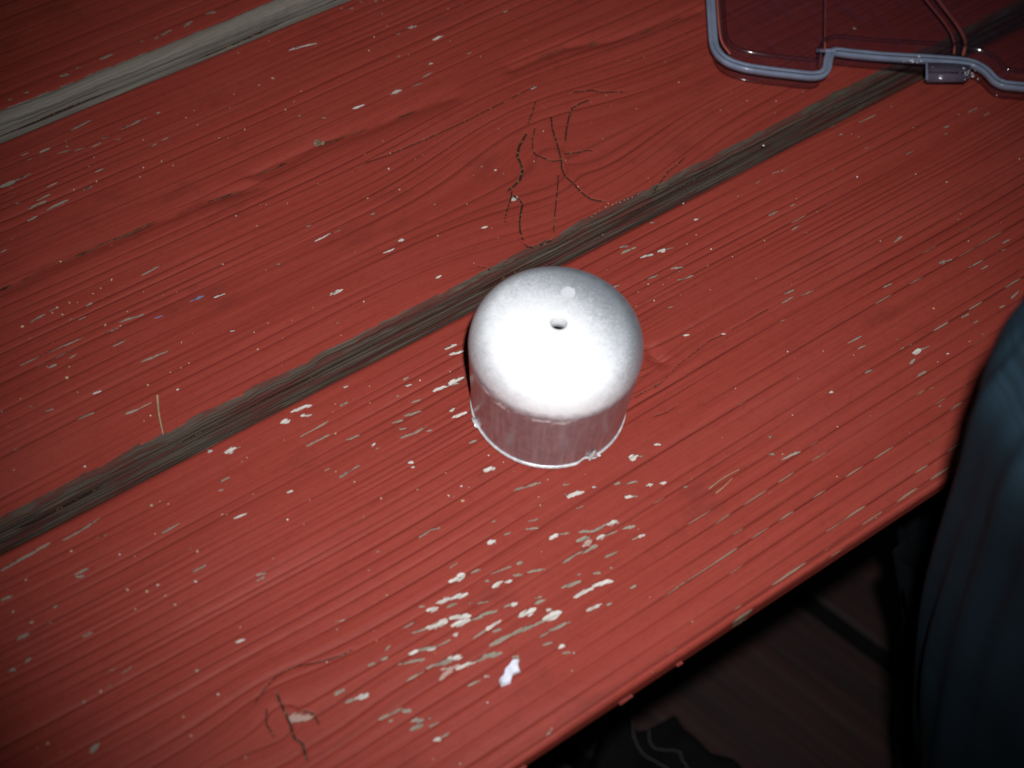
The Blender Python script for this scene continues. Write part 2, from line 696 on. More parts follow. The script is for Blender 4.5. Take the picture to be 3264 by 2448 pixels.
CRACKS = [(0.66, 'b', [(176.8, 311.7), (185.3, 310.7), (201.2, 310.1), (218.2, 309.8), (236.0, 310.3)]), (1.88, 'r', [(141.6, 327.5), (149.9, 326.6), (157.8, 327.2), (165.7, 328.6), (178.4, 327.1), (185.0, 326.0), (196.1, 325.6), (205.2, 324.8), (221.8, 323.0)]), (1.87, 'r', [(138.7, 322.3), (130.1, 324.2), (118.1, 327.0), (108.7, 326.1), (100.4, 327.0), (93.8, 326.8), (79.1, 327.4), (67.4, 327.4), (62.7, 328.0), (51.9, 326.7), (46.1, 327.5)]), (0.43, 'k', [(246.2, 304.3), (242.7, 300.9), (237.8, 296.9)]), (1.01, 'k', [(233.7, 292.6), (227.9, 288.8), (224.8, 285.3), (224.2, 282.4), (222.5, 278.8), (219.2, 275.6), (215.9, 274.4), (212.9, 273.7)]), (0.68, 'k', [(247.1, 295.3), (243.9, 290.4), (241.2, 283.8), (239.1, 279.1), (237.3, 275.5), (235.1, 272.2), (233.9, 268.4), (234.4, 264.8), (234.2, 259.7), (235.1, 254.6), (238.6, 251.1)]), (0.59, 'k', [(231.5, 285.1), (231.1, 283.1), (232.4, 279.9), (234.3, 276.7), (237.1, 275.6)]), (0.5, 'k', [(240.5, 277.5), (244.5, 275.7), (248.2, 274.4), (249.5, 273.3)]), (0.67, 'k', [(243.9, 282.2), (247.7, 286.6), (251.9, 291.0), (256.2, 294.6), (260.2, 295.0), (263.8, 294.8)]), (0.61, 'k', [(261.9, 301.0), (268.4, 298.1), (270.8, 295.5), (277.7, 291.6)]), (0.41, 'k', [(232.1, 270.1), (229.0, 266.2), (225.5, 262.0), (220.2, 255.7), (215.5, 249.9)]), (0.6, 'b', [(239.9, 310.4), (247.1, 310.9), (251.3, 310.8)]), (0.5, 'k', [(256.7, 246.2), (266.8, 250.4), (271.8, 251.2), (276.8, 252.8)]), (1.58, 'r', [(249.0, 323.5), (262.4, 323.4), (272.9, 322.8), (288.2, 317.2), (302.6, 313.8), (314.0, 313.7), (330.0, 311.7)]), (0.38, 'k', [(231.5, 285.1), (234.4, 289.5), (238.6, 293.7)]), (0.74, 'k', [(212.7, 271.3), (213.6, 268.2), (213.4, 265.8), (210.4, 262.6), (207.6, 259.3), (205.4, 255.8), (204.0, 251.7), (203.7, 248.5), (205.6, 247.0), (212.1, 247.2)]), (0.52, 'b', [(204.6, 178.3), (206.7, 178.6), (212.4, 180.3), (216.1, 181.2), (223.2, 182.2), (231.0, 183.3), (237.1, 182.8)]), (0.39, 'b', [(240.6, 182.8), (248.7, 182.8), (256.7, 183.0)]), (1.14, 'r', [(212.4, 190.8), (211.7, 187.3), (212.8, 185.0)]), (0.37, 'b', [(198.3, 182.4), (206.4, 184.2)]), (0.47, 'k', [(183.8, 251.2), (186.0, 248.9), (187.3, 246.6)]), (0.49, 'k', [(211.1, 269.8), (207.3, 266.5), (204.2, 263.4), (203.1, 261.5)]), (0.37, 'k', [(213.7, 272.7), (211.1, 269.8)]), (0.6, 'b', [(196.3, 179.1), (199.0, 179.0), (203.1, 178.8), (206.1, 179.0)]), (0.44, 'b', [(197.1, 169.9), (202.0, 168.9), (205.9, 169.0)]), (0.83, 'b', [(45.4, 155.5), (49.8, 157.5), (54.3, 159.0), (58.8, 159.0), (66.7, 155.8), (72.9, 154.2), (76.0, 154.3)]), (0.97, 'k', [(51.6, 154.2), (50.8, 148.3), (50.4, 145.0), (49.3, 140.6), (50.3, 137.9), (49.1, 133.7)]), (0.64, 'k', [(55.0, 146.1), (57.2, 143.6), (56.9, 140.6)]), (0.45, 'k', [(47.1, 152.0), (44.9, 148.2), (44.9, 144.3)])]

# ------------------------------------------------------------------ helpers
def tag(o, label=None, cat=None, group=None, kind=None):
    if label: o["label"] = label
    if cat: o["category"] = cat
    if group: o["group"] = group
    if kind: o["kind"] = kind
    return o

def empty(name, loc=(0, 0, 0)):
    o = bpy.data.objects.new(name, None)
    o.empty_display_size = 0.01
    o.location = loc
    COL.objects.link(o)
    return o

def link(name, me, mat, parent=None, smooth=True):
    o = bpy.data.objects.new(name, me)
    COL.objects.link(o)
    if mat: me.materials.append(mat)
    if parent:
        o.parent = parent
        o.matrix_parent_inverse = Matrix.Translation(parent.location).inverted()
    if smooth and len(me.polygons):
        me.polygons.foreach_set("use_smooth", np.ones(len(me.polygons), dtype=bool))
    return o

def mesh_from(name, verts, faces):
    me = bpy.data.meshes.new(name)
    me.from_pydata([tuple(v) for v in verts], [], faces)
    me.update()
    return me

def grid_mesh(name, P, close_u=False, close_v=False):
    """P: (n, m, 3) array of points -> quads, built fast"""
    n, mm = P.shape[:2]
    me = bpy.data.meshes.new(name)
    me.vertices.add(n * mm)
    me.vertices.foreach_set("co", np.ascontiguousarray(P.reshape(-1, 3), dtype=np.float32).ravel())
    iu = np.arange(n if close_u else n - 1)
    iv = np.arange(mm if close_v else mm - 1)
    A, B = np.meshgrid(iu, iv, indexing='ij')
    A2, B2 = (A + 1) % n, (B + 1) % mm
    q = np.stack([A * mm + B, A2 * mm + B, A2 * mm + B2, A * mm + B2], -1).reshape(-1, 4)
    k = len(q)
    me.loops.add(k * 4)
    me.loops.foreach_set("vertex_index", q.ravel().astype(np.int32))
    me.polygons.add(k)
    me.polygons.foreach_set("loop_start", (np.arange(k) * 4).astype(np.int32))
    me.update(calc_edges=True)
    return me

def add_attr(me, name, arr):
    a = me.attributes.new(name, 'FLOAT', 'POINT')
    a.data.foreach_set("value", np.ascontiguousarray(arr.ravel(), dtype=np.float32))

class Noise2:
    """smooth random field: sum of random sine waves, roughly in -1..1"""
    def __init__(self, seed, lx, ly, n=14):
        r = np.random.default_rng(seed)
        ang = r.uniform(0, 2 * np.pi, n)
        k = r.uniform(.5, 1.6, n)
        self.kx = np.cos(ang) * k * 2 * np.pi / lx
        self.ky = np.sin(ang) * k * 2 * np.pi / ly
        self.ph = r.uniform(0, 2 * np.pi, n)
        self.n = n
    def __call__(self, x, y):
        s = 0
        for a, b, c in zip(self.kx, self.ky, self.ph):
            s = s + np.sin(a * x + b * y + c)
        return s / math.sqrt(self.n)

def tube(pts, rad, seg=8):
    pts = [np.array(p, float) for p in pts]
    n = len(pts)
    rings = []
    for i, p in enumerate(pts):
        t = pts[min(i + 1, n - 1)] - pts[max(i - 1, 0)]
        t = t / (np.linalg.norm(t) + 1e-12)
        a = np.cross(t, (0, 0, 1.0))
        if np.linalg.norm(a) < 1e-4: a = np.cross(t, (0, 1.0, 0))
        a /= np.linalg.norm(a)
        b = np.cross(t, a)
        r = rad[i] if hasattr(rad, '__len__') else rad
        th = np.linspace(0, 2 * np.pi, seg, endpoint=False)
        rings.append(p + r * (np.cos(th)[:, None] * a + np.sin(th)[:, None] * b))
    return np.array(rings)

def spline(pts, n):
    """Catmull-Rom through points"""
    P = np.array(pts, float)
    P = np.vstack([2 * P[0] - P[1], P, 2 * P[-1] - P[-2]])
    out = []
    k = len(P) - 3
    for t in np.linspace(0, k - 1e-6, n):
        i = int(t); f = t - i
        a, b, c, d = P[i], P[i + 1], P[i + 2], P[i + 3]
        out.append(.5 * ((2 * b) + (-a + c) * f + (2 * a - 5 * b + 4 * c - d) * f * f + (-a + 3 * b - 3 * c + d) * f ** 3))
    return np.array(out)

# ------------------------------------------------------------------ materials
class NT:
    def __init__(self, name):
        self.mat = bpy.data.materials.new(name)
        self.mat.use_nodes = True
        self.t = self.mat.node_tree
        self.t.nodes.clear()
        self.out = self.t.nodes.new("ShaderNodeOutputMaterial")
    def n(self, typ, **kw):
        nd = self.t.nodes.new(typ)
        for k, v in kw.items(): setattr(nd, k, v)
        return nd
    def set(self, sock, v):
        if isinstance(v, bpy.types.NodeSocket): self.t.links.new(v, sock)
        elif v is not None: sock.default_value = v
    def math(self, op, a, b=None, c=None, clamp=False):
        nd = self.n("ShaderNodeMath", operation=op, use_clamp=clamp)
        self.set(nd.inputs[0], a); self.set(nd.inputs[1], b); self.set(nd.inputs[2], c)
        return nd.outputs[0]
    def attr(self, name):
        return self.n("ShaderNodeAttribute", attribute_name=name).outputs["Fac"]
    def coord(self):
        return self.n("ShaderNodeTexCoord").outputs["Object"]
    def mapping(self, vec, scale=(1, 1, 1), loc=(0, 0, 0), rot=(0, 0, 0)):
        nd = self.n("ShaderNodeMapping")
        self.set(nd.inputs["Vector"], vec)
        nd.inputs["Scale"].default_value = scale
        nd.inputs["Location"].default_value = loc
        nd.inputs["Rotation"].default_value = rot
        return nd.outputs[0]
    def noise(self, vec, scale, detail=3, rough=.55, dist=0):
        nd = self.n("ShaderNodeTexNoise")
        self.set(nd.inputs["Vector"], vec)
        nd.inputs["Scale"].default_value = scale
        nd.inputs["Detail"].default_value = detail
        nd.inputs["Roughness"].default_value = rough
        nd.inputs["Distortion"].default_value = dist
        return nd.outputs[0]
    def ramp(self, v, a, b, lo=0., hi=1., smooth=True):
        nd = self.n("ShaderNodeMapRange", interpolation_type='SMOOTHSTEP' if smooth else 'LINEAR', clamp=True)
        self.set(nd.inputs[0], v)
        nd.inputs[1].default_value = a; nd.inputs[2].default_value = b
        nd.inputs[3].default_value = lo; nd.inputs[4].default_value = hi
        return nd.outputs[0]
    def mix(self, f, a, b, mode='MIX'):
        nd = self.n("ShaderNodeMix", data_type='RGBA', blend_type=mode)
        self.set(nd.inputs[0], f)
        for s, v in ((nd.inputs[6], a), (nd.inputs[7], b)):
            if isinstance(v, tuple) and len(v) == 3: v = (*v, 1)
            self.set(s, v)
        return nd.outputs[2]
    def combine(self, x, y, z):
        nd = self.n("ShaderNodeCombineXYZ")
        for s, v in zip(nd.inputs, (x, y, z)): self.set(s, v)
        return nd.outputs[0]
    def sep(self, v):
        nd = self.n("ShaderNodeSeparateXYZ"); self.set(nd.inputs[0], v); return nd.outputs
    def bump(self, h, dist, strength=1., normal=None):
        nd = self.n("ShaderNodeBump")
        nd.inputs["Strength"].default_value = strength
        nd.inputs["Distance"].default_value = dist
        self.set(nd.inputs["Height"], h)
        if normal is not None: self.set(nd.inputs["Normal"], normal)
        return nd.outputs[0]
    def principled(self, **kw):
        nd = self.n("ShaderNodeBsdfPrincipled")
        for k, v in kw.items():
            s = nd.inputs[k.replace('_', ' ')]
            if isinstance(v, tuple) and len(v) == 3 and s.type == 'RGBA': v = (*v, 1)
            self.set(s, v)
        return nd
    def done(self, shader):
        self.t.links.new(shader, self.out.inputs[0]); return self.mat

def painted_board_material(name, side_lo, side_hi, red_smear):
    k = NT(name)
    co = k.coord()
    x = k.sep(co)[0]
    gv = k.attr("gv")                     # millimetres across the grain, bent round the knots
    chip, tone, crack, groove, bare, expo = (k.attr(a) for a in ("chip", "tone", "crack", "groove", "bare", "expo"))
    z = k.sep(co)[2]
    grain = k.combine(k.math('MULTIPLY', x, 22.), k.math('MULTIPLY', gv, 1.1), k.math('MULTIPLY', z, 300.))
    streak = k.noise(grain, 1.0, 2, .55)
    fine = k.noise(k.combine(k.math('MULTIPLY', x, 120.), k.math('MULTIPLY', gv, 3.2), 0.0), 1.0, 2, .6)
    broad = k.noise(k.mapping(co, (14, 30, 30)), 1.0, 2, .5)
    edge = k.noise(k.mapping(co, (210, 1050, 1050)), 1.0, 3, .7)
    grit = k.noise(co, 2600, 2, .6)
    # --- the red paint
    red = k.mix(k.ramp(streak, .3, .7), (0.268, 0.035, 0.022), (0.306, 0.043, 0.029))
    red = k.mix(k.math('MULTIPLY', k.ramp(broad, .48, .8), .34), red, (0.335, 0.062, 0.046))
    red = k.mix(k.math('MULTIPLY', k.ramp(fine, .40, .25), .13), red, (0.19, 0.022, 0.016))
    red = k.mix(k.math('MULTIPLY', k.ramp(grit, .42, .68), .14), red, (0.36, 0.105, 0.085))
    red = k.mix(k.math('MULTIPLY', groove, .72), red, (0.095, 0.018, 0.013))
    band = k.noise(k.combine(k.math('MULTIPLY', x, 5.), k.math('MULTIPLY', gv, .16), 0.0), 1.0, 2, .6)
    red = k.mix(k.math('MULTIPLY', k.ramp(band, .52, .72), .42), red, (0.205, 0.026, 0.017))
    red = k.mix(k.math('MULTIPLY', k.ramp(band, .48, .30), .28), red, (0.335, 0.060, 0.043))
    grime = k.noise(k.mapping(co, (22, 40, 40), loc=(3, 1, 0)), 1.0, 4, .7)
    red = k.mix(k.math('MULTIPLY', k.ramp(grime, .56, .72), .40), red, (0.150, 0.026, 0.019))
    mott = k.noise(k.mapping(co, (260, 420, 420)), 1.0, 2, .6)
    red = k.mix(k.math('MULTIPLY', k.ramp(mott, .50, .72), .22), red, (0.19, 0.024, 0.016))
    # --- bare weathered wood
    ws = k.noise(k.combine(k.math('MULTIPLY', x, 16.), k.math('MULTIPLY', gv, 4.), k.math('MULTIPLY', z, 1900.)), 1.0, 3, .65)
    grey = k.mix(k.ramp(ws, .3, .7), (0.17, 0.135, 0.10), (0.37, 0.33, 0.265))
    white = k.mix(k.ramp(edge, .3, .7), (0.40, 0.34, 0.29), (0.70, 0.67, 0.62))
    wood = k.mix(k.ramp(tone, .35, .65), grey, white)
    wood = k.mix(k.ramp(tone, 1.5, 1.9), wood, (0.42, 0.27, 0.23))
    wood = k.mix(k.ramp(tone, 2.6, 2.9), wood, (0.17, 0.20, 0.33))
    # --- weathered side face
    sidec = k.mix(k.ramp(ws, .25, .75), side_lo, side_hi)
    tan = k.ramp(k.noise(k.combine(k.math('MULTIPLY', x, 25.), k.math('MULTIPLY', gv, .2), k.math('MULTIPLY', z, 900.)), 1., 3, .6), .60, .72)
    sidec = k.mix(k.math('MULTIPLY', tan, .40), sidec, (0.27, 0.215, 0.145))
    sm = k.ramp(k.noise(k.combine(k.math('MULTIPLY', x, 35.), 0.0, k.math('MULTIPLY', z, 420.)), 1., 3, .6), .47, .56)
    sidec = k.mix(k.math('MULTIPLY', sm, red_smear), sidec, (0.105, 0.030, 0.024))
    # --- masks
    m_chip = k.ramp(k.math('ADD', chip, k.math('MULTIPLY', k.math('SUBTRACT', edge, .5), 2.9)), .02, .20)
    m_expo = k.ramp(k.math('ADD', expo, k.math('MULTIPLY', k.math('SUBTRACT', edge, .5), .9)), .50, .66)
    ragged = k.noise(k.mapping(co, (150, 900, 900)), 1.0, 5, .78)
    m_bare = k.ramp(k.math('ADD', bare, k.math('MULTIPLY', k.math('SUBTRACT', ragged, .5), 3.2)), -.12, .12)
    m_crack = k.ramp(k.math('ADD', crack, k.math('MULTIPLY', k.math('SUBTRACT', edge, .5), .6)), -.10, .30)
    c = k.mix(m_chip, red, wood)
    c = k.mix(m_expo, c, k.mix(.35, grey, (0.30, 0.20, 0.11)))
    c = k.mix(m_bare, c, sidec)
    gold = k.ramp(k.noise(co, 900, 2), .55, .65)
    c = k.mix(m_crack, c, k.mix(gold, (0.030, 0.016, 0.011), (0.16, 0.095, 0.042)))
    rot = k.attr("rot")
    rn = k.noise(k.mapping(co, (75, 520, 520), rot=(0, 0, .06)), 1.0, 4, .7)
    m_rot = k.ramp(k.math('ADD', rot, k.math('MULTIPLY', k.math('SUBTRACT', rn, .5), 2.6)), .80, 1.25)
    c = k.mix(m_rot, c, k.mix(k.ramp(edge, .4, .6), (0.035, 0.014, 0.009), (0.13, 0.06, 0.032)))
    rough = k.mix(k.math('MAXIMUM', m_chip, m_bare), (.60, .60, .60), (.88, .88, .88))
    h = k.math('ADD', k.math('MULTIPLY', streak, .20), k.math('ADD', k.math('MULTIPLY', fine, .10), k.math('MULTIPLY', mott, .16)))
    h = k.math('SUBTRACT', h, k.math('MULTIPLY', m_chip, .45))
    h = k.math('ADD', h, k.math('MULTIPLY', k.ramp(bare, 0., .5), k.math('MULTIPLY', ws, .55)))
    b = k.bump(h, 0.00036, .8)
    pr = k.principled(Base_Color=c, Roughness=rough, Normal=b)
    pr.inputs["Specular IOR Level"].default_value = .22
    return k.done(pr.outputs[0])

def simple_material(name, color, rough=.7, metallic=0., spec=.4, var=.25, scale=60, bumpd=0):
    k = NT(name)
    co = k.coord()
    nz = k.noise(co, scale, 4, .6)
    dark = tuple(c * (1 - var) for c in color); lite = tuple(min(1, c * (1 + var)) for c in color)
    c = k.mix(k.ramp(nz, .3, .7), dark, lite)
    kw = {}
    if bumpd: kw["Normal"] = k.bump(k.noise(co, scale * 4, 3), bumpd)
    pr = k.principled(Base_Color=c, Roughness=rough, Metallic=metallic, **kw)
    pr.inputs["Specular IOR Level"].default_value = spec
    return k.done(pr.outputs[0])

# ------------------------------------------------------------------ the bench boards
chips = []
for ln in CHIPS.split('\n'):
    a = ln.split(); chips.append((*map(float, a[:5]), a[5]))
TONE = {'g': 0., 'f': 0., 'w': 1., 'p': 2., 'b': 3.}
KNOTS = {'B': [(237.3, 274., 40., 27., .80)], 'A': [(51., 145., 17., 11., .55), (211., 187., 9., 5., .5)], 'C': []}

def groove_table(seed, y0, y1, mean, depth, dense=()):
    r = np.random.default_rng(seed)
    v = np.arange(y0 - 40, y1 + 40, .05)
    g = np.zeros_like(v); d = np.zeros_like(v)
    c = y0 - 40
    while c < y1 + 40:
        sp = mean
        for a, b, s_ in dense:
            if a <= c <= b: sp = s_
        c += sp * r.uniform(.55, 1.5)
        dep = depth * r.uniform(.35, 1.15) * min(1.2, sp / 3.6)
        w1, w2 = r.uniform(.12, .28), r.uniform(.6, 1.5) * sp / 4
        u = v - c
        prof = np.where(u < 0, np.exp(u / w1), np.exp(-u / w2))
        g = np.minimum(g, -dep * prof)
        dk = np.exp(-(u / r.uniform(.20, .34)) ** 2) * r.uniform(.35, 1.)
        d = np.maximum(d, dk)
    return v, g, d

def make_board(key, y0, y1, x_dense, dx, dy, x_ends, thick, gspec, front_red, bare_at, mat, edge_r, fine_x=()):
    X = np.concatenate([np.linspace(x_ends[0], x_dense[0], 40, endpoint=False),
                        np.array([q for q in np.arange(x_dense[0], x_dense[1], dx) for q in ((q, q + dx / 3, q + 2 * dx / 3) if any(a <= q <= c for a, c in fine_x) else (q,))]),
                        np.linspace(x_dense[1], x_ends[1], 40)])           # mm
    # cross-section, from the back underside over the top to the front underside
    prof = []      # (y, z, topweight, sidedist)
    R = edge_r if not front_red else 1.7
    edge_r = R
    prof += [(y1, -thick + 2, 0, -99), (y1, -thick * .5, 0, -99), (y1, -12, 0, -99), (y1, -6, 0, -99)]
    for a in np.linspace(0, 90, 7):
        prof.append((y1 - 2.5 + 2.5 * math.cos(math.radians(a)), -2.5 + 2.5 * math.sin(math.radians(a)), math.sin(math.radians(a)), -99))
    for y in np.arange(y1 - 2.5 - dy, y0 + R + dy * .5, -dy):
        prof.append((y, 0, 1, y0 + R - y))
    for a in np.linspace(0, 90, 13):
        prof.append((y0 + R - R * math.sin(math.radians(a)), -R + R * math.cos(math.radians(a)), math.cos(math.radians(a)), R * math.radians(a)))
    nside = 0
    if front_red:
        for d in np.arange(.6, 5.0, .6): prof.append((y0, -R - d, 0, R * 1.57 + d))
        for d in np.linspace(0, 1, 8)[1:]: prof.append((y0 + 13 * d, -R - 5.0 - d * (thick - R - 5.0), 0, 30))
    else:
        for d in np.arange(.45, 21., .45): prof.append((y0, -R - d, 0, R * 1.57 + d))
        prof.append((y0, -thick + 1, 0, 40)); prof.append((y0 + 1, -thick, 0, 40))
    prof += [((y0 + y1) / 2, -thick, 0, -99), (y1 - 2, -thick, 0, -99)]
    prof = np.array(prof)
    XX, Y = np.meshgrid(X, prof[:, 0], indexing='ij')
    Z = np.broadcast_to(prof[:, 1], XX.shape).copy()
    T = np.broadcast_to(prof[:, 2], XX.shape)
    SD = np.broadcast_to(prof[:, 3], XX.shape)
    Y = Y.copy()
    # grain coordinate
    seed = ord(key)
    wv = Noise2(seed, 420, 160, 8)
    v = Y + 1.5 * wv(XX, Y) + .12 * Noise2(seed + 1, 110, 40, 10)(XX, Y)
    knot = np.zeros_like(v)
    for kx, ky, sx, sy, am in KNOTS[key]:
        r2 = ((XX - kx) / sx) ** 2 + ((Y - ky) / sy) ** 2
        e = np.exp(-r2 * .75)
        v = v - (Y - ky) * am * e + 1.2 * e * np.sin(np.arctan2(Y - ky, XX - kx) * 2 + 1)
        knot = np.maximum(knot, np.exp(-r2 * 1.6))
    tv, tg, td = groove_table(*gspec)
    amp = np.clip(.62 + .40 * Noise2(seed + 2, 160, 10, 12)(XX, v) + .35 * Noise2(seed + 14, 150, 50, 8)(XX, Y), .04, 1.35)
    if key == 'A': amp = amp * (1 + .75 * np.clip((XX - 150) / 90, 0, 1))
    g = np.interp(v, tv, tg) * amp * (1 - .1 * knot)
    dirt_shade = np.interp(v, tv, td) * amp * (1 - .2 * knot)  # settled dirt and crease shade together, painted into the grooves
    low = .25 * Noise2(seed + 3, 130, 60, 8)(XX, Y) + .035 * Noise2(seed + 4, 50, 3.2, 14)(XX, v)
    # chips, measured on the boards
    chip = np.full(XX.shape, -1.0); tone = np.zeros(XX.shape)
    for ax, ay, bx, by, w, kd in chips:
        if not (y0 - 2 < (ay + by) / 2 < y1 + 2): continue
        w = max(w * (1.08 if kd == 'w' else .80), .5); pad = w * 1.3
        i0, i1 = np.searchsorted(X, [min(ax, bx) - pad - 1, max(ax, bx) + pad + 1])
        ys = prof[:, 0]
        jj = np.nonzero((ys > min(ay, by) - pad - .5) & (ys < max(ay, by) + pad + .5) & (prof[:, 2] > .3))[0]
        if i1 <= i0 or len(jj) == 0: continue
        sl = (slice(i0, i1), slice(jj[0], jj[-1] + 1))
        px, py = XX[sl] - ax, Y[sl] - ay
        L2 = (bx - ax) ** 2 + (by - ay) ** 2 + 1e-9
        L = math.sqrt(L2)
        t = (px * (bx - ax) + py * (by - ay)) / L2
        tc = np.clip(t, 0, 1)
        dd = np.hypot(px - tc * (bx - ax), py - tc * (by - ay))
        taper = .35 + .65 * np.sqrt(np.clip(1 - (2 * tc - 1) ** 2, 0, 1)) if L > 1.6 * w else 1.0
        val = .82 - dd / (w * .66 * taper)
        if kd == 'f': val = val - .45
        val = np.clip(val, -1, 1)
        up = val > chip[sl]
        chip[sl] = np.where(up, val, chip[sl])
        tone[sl] = np.where(up & (val > -.7), TONE[kd], tone[sl])
    crack = np.full(XX.shape, -1.0); rot = np.zeros(XX.shape); dent = np.zeros(XX.shape); stain = np.zeros(XX.shape)
    for w, kd, pts in CRACKS:
        my = sum(p[1] for p in pts) / len(pts)
        if not (y0 - 8 < my < y1 + 8): continue
        for (ax, ay), (bx, by) in zip(pts[:-1], pts[1:]):
            pad = max(3 * w, 3) if kd != 'r' else 4.5 * w
            i0, i1 = np.searchsorted(X, [min(ax, bx) - pad, max(ax, bx) + pad])
            ys = prof[:, 0]
            jj = np.nonzero((ys > min(ay, by) - pad) & (ys < max(ay, by) + pad) & (prof[:, 2] > .3))[0]
            if i1 <= i0 or len(jj) == 0: continue
            sl = (slice(i0, i1), slice(jj[0], jj[-1] + 1))
            px, py = XX[sl] - ax, Y[sl] - ay
            L2 = (bx - ax) ** 2 + (by - ay) ** 2 + 1e-9
            tc = np.clip((px * (bx - ax) + py * (by - ay)) / L2, 0, 1)
            dd = np.hypot(px - tc * (bx - ax), py - tc * (by - ay))
            if kd == 'r':
                e = np.exp(-(dd / (w * .9)) ** 2)
                rot[sl] = np.maximum(rot[sl], e * .9); dent[sl] = np.maximum(dent[sl], .25 * e + .85 * np.exp(-(dd / (w * 2.1)) ** 2))
            else:
                ww = max(w * (.7 if key == 'A' else .9), .45)
                val = np.clip(1.0 - dd / (ww * .55), -1, 1) - (.25 if kd == 'b' else 0)
                crack[sl] = np.maximum(crack[sl], val)
                dent[sl] = np.maximum(dent[sl], .22 * np.exp(-(dd / (ww * .9)) ** 2))
    expo = dirt_shade * np.clip(.55 + .8 * Noise2(seed + 6, 13, 5, 14)(XX, v), 0, 1.4)
    if key == 'A':
        wgt = np.clip((175 - Y) / 40, 0, 1) * np.clip((XX - 120) / 60, 0, 1) + .30 * np.clip((XX - 220) / 60, 0, 1)
    else:
        wgt = .12 * np.ones_like(XX)
    expo = expo * np.clip(wgt, 0, .86)
    top = T ** 2
    g = g * np.clip((Y - y0 - 1.5) / 4, .15, 1)
    if front_red:
        e_ = np.exp(-((SD + .8) / .35) ** 2); dent = np.maximum(dent, .5 * e_); dirt_shade = np.maximum(dirt_shade, .6 * e_)
    Z = Z + top * (g + low - .18 * np.clip(chip, 0, 1) - dent)
    if not front_red:      # a long check running along the weathered side
        ln_ = edge_r * 1.3 + 4.6 + 1.6 * Noise2(seed + 12, 160, 1e6, 8)(XX, 0 * XX)
        on_ = np.clip(.6 + 1.1 * Noise2(seed + 13, 90, 1e6, 8)(XX, 0 * XX), 0, 1)
        crack = np.where((SD > edge_r * 1.5) & (SD < 28), np.clip((1 - np.abs(SD - ln_) / .42) * on_ - (1 - on_), -1, 1), crack)
    # ragged side face
    sidew = np.clip(SD - edge_r, 0, 1) * (SD < 28)
    Y = Y + (.10 if front_red else 1.) * sidew * (.30 * Noise2(seed + 7, 300, 2.4, 16)(XX, Z) + .16 * Noise2(seed + 8, 60, 1.2, 14)(XX, Z))
    edge_wob = (.03 if front_red else .35) * Noise2(seed + 9, 30, 1e6, 10)(XX, 0 * XX) + (.05 if front_red else .15) * Noise2(seed + 10, 6, 1e6, 10)(XX, 0 * XX)
    near = np.clip((SD + 3) / 3, 0, 1) * (SD > -50) * np.clip(1 - (SD - edge_r * 1.57) / 2.5, .15, 1)
    Y = Y + near * edge_wob
    if front_red:
        bare = np.full(XX.shape, -9.0)
    else:
        bare = np.where(SD > -50, SD - bare_at, -9.0)
    P = np.stack([XX, Y, Z], -1) * .001
    me = grid_mesh("board", P, close_v=True)
    n, mm = XX.shape
    gvs = np.where(SD > edge_r * 1.3, v * .02 + Z, v)
    for nm, a in (("gv", gvs), ("chip", chip), ("tone", tone), ("crack", crack), ("groove", np.clip(dirt_shade, 0, 1)), ("bare", bare), ("expo", expo), ("rot", rot)):
        add_attr(me, nm, a)
    return me

bench = empty("plank_bench", (0.17, 0.25, -0.36))
tag(bench, "weathered red painted plank bench with grey bare gaps, chips and cracks", "bench")
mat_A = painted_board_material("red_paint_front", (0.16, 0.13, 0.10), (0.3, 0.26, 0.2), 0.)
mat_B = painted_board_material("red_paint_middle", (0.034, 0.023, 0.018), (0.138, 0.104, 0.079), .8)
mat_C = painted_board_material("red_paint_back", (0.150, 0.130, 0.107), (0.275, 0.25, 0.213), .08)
END = (-420, 900)
bd = []
meA = make_board('A', 100.6, 236.9, (-65, 470), .8, .33, END, 36, (5, 100, 237, 4.6, .55, ((185, 240, 3.2),)), True, 0, mat_A, 3.2, ((38, 66), (86, 118)))
bd.append(link("board", meA, mat_A, bench))
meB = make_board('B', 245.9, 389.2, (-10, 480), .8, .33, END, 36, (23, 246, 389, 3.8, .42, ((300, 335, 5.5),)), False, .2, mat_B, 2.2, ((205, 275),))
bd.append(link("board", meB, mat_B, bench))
meC = make_board('C', 398.3, 540., (20, 280), .9, .45, END, 36, (37, 398, 540, 6.0, .5, ()), False, -1.2, mat_C, 3.4)
bd.append(link("board", meC, mat_C, bench))
bd[0]["label"] = "front board with deep grain grooves and a painted front edge"
bd[1]["label"] = "middle board with a cracked knot and a dark grey side"
bd[2]["label"] = "back board with a pale grey bare front edge"
under = simple_material("bench_underside_wood", (0.16, 0.035, 0.025), .7, scale=40)

def box_mesh(name, cx, cy, cz, sx, sy, sz, bev=.002):
    bm = bmesh.new()
    bmesh.ops.create_cube(bm, size=1)
    bmesh.ops.scale(bm, vec=(sx, sy, sz), verts=bm.verts)
    bmesh.ops.translate(bm, vec=(cx, cy, cz), verts=bm.verts)
    if bev: bmesh.ops.bevel(bm, geom=bm.edges[:], offset=bev, segments=2, affect='EDGES')
    me = bpy.data.meshes.new(name); bm.to_mesh(me); bm.free()
    return me

for bxx in (-.30, .78):
    link("cross_batten", box_mesh("cross_batten", bxx, .325, -.0555, .09, .40, .038), under, bench, False)
    for ly in (.17, .48):
        link("leg", box_mesh("leg", bxx, ly, -.2175, .09, .09, .285), under, bench, False)

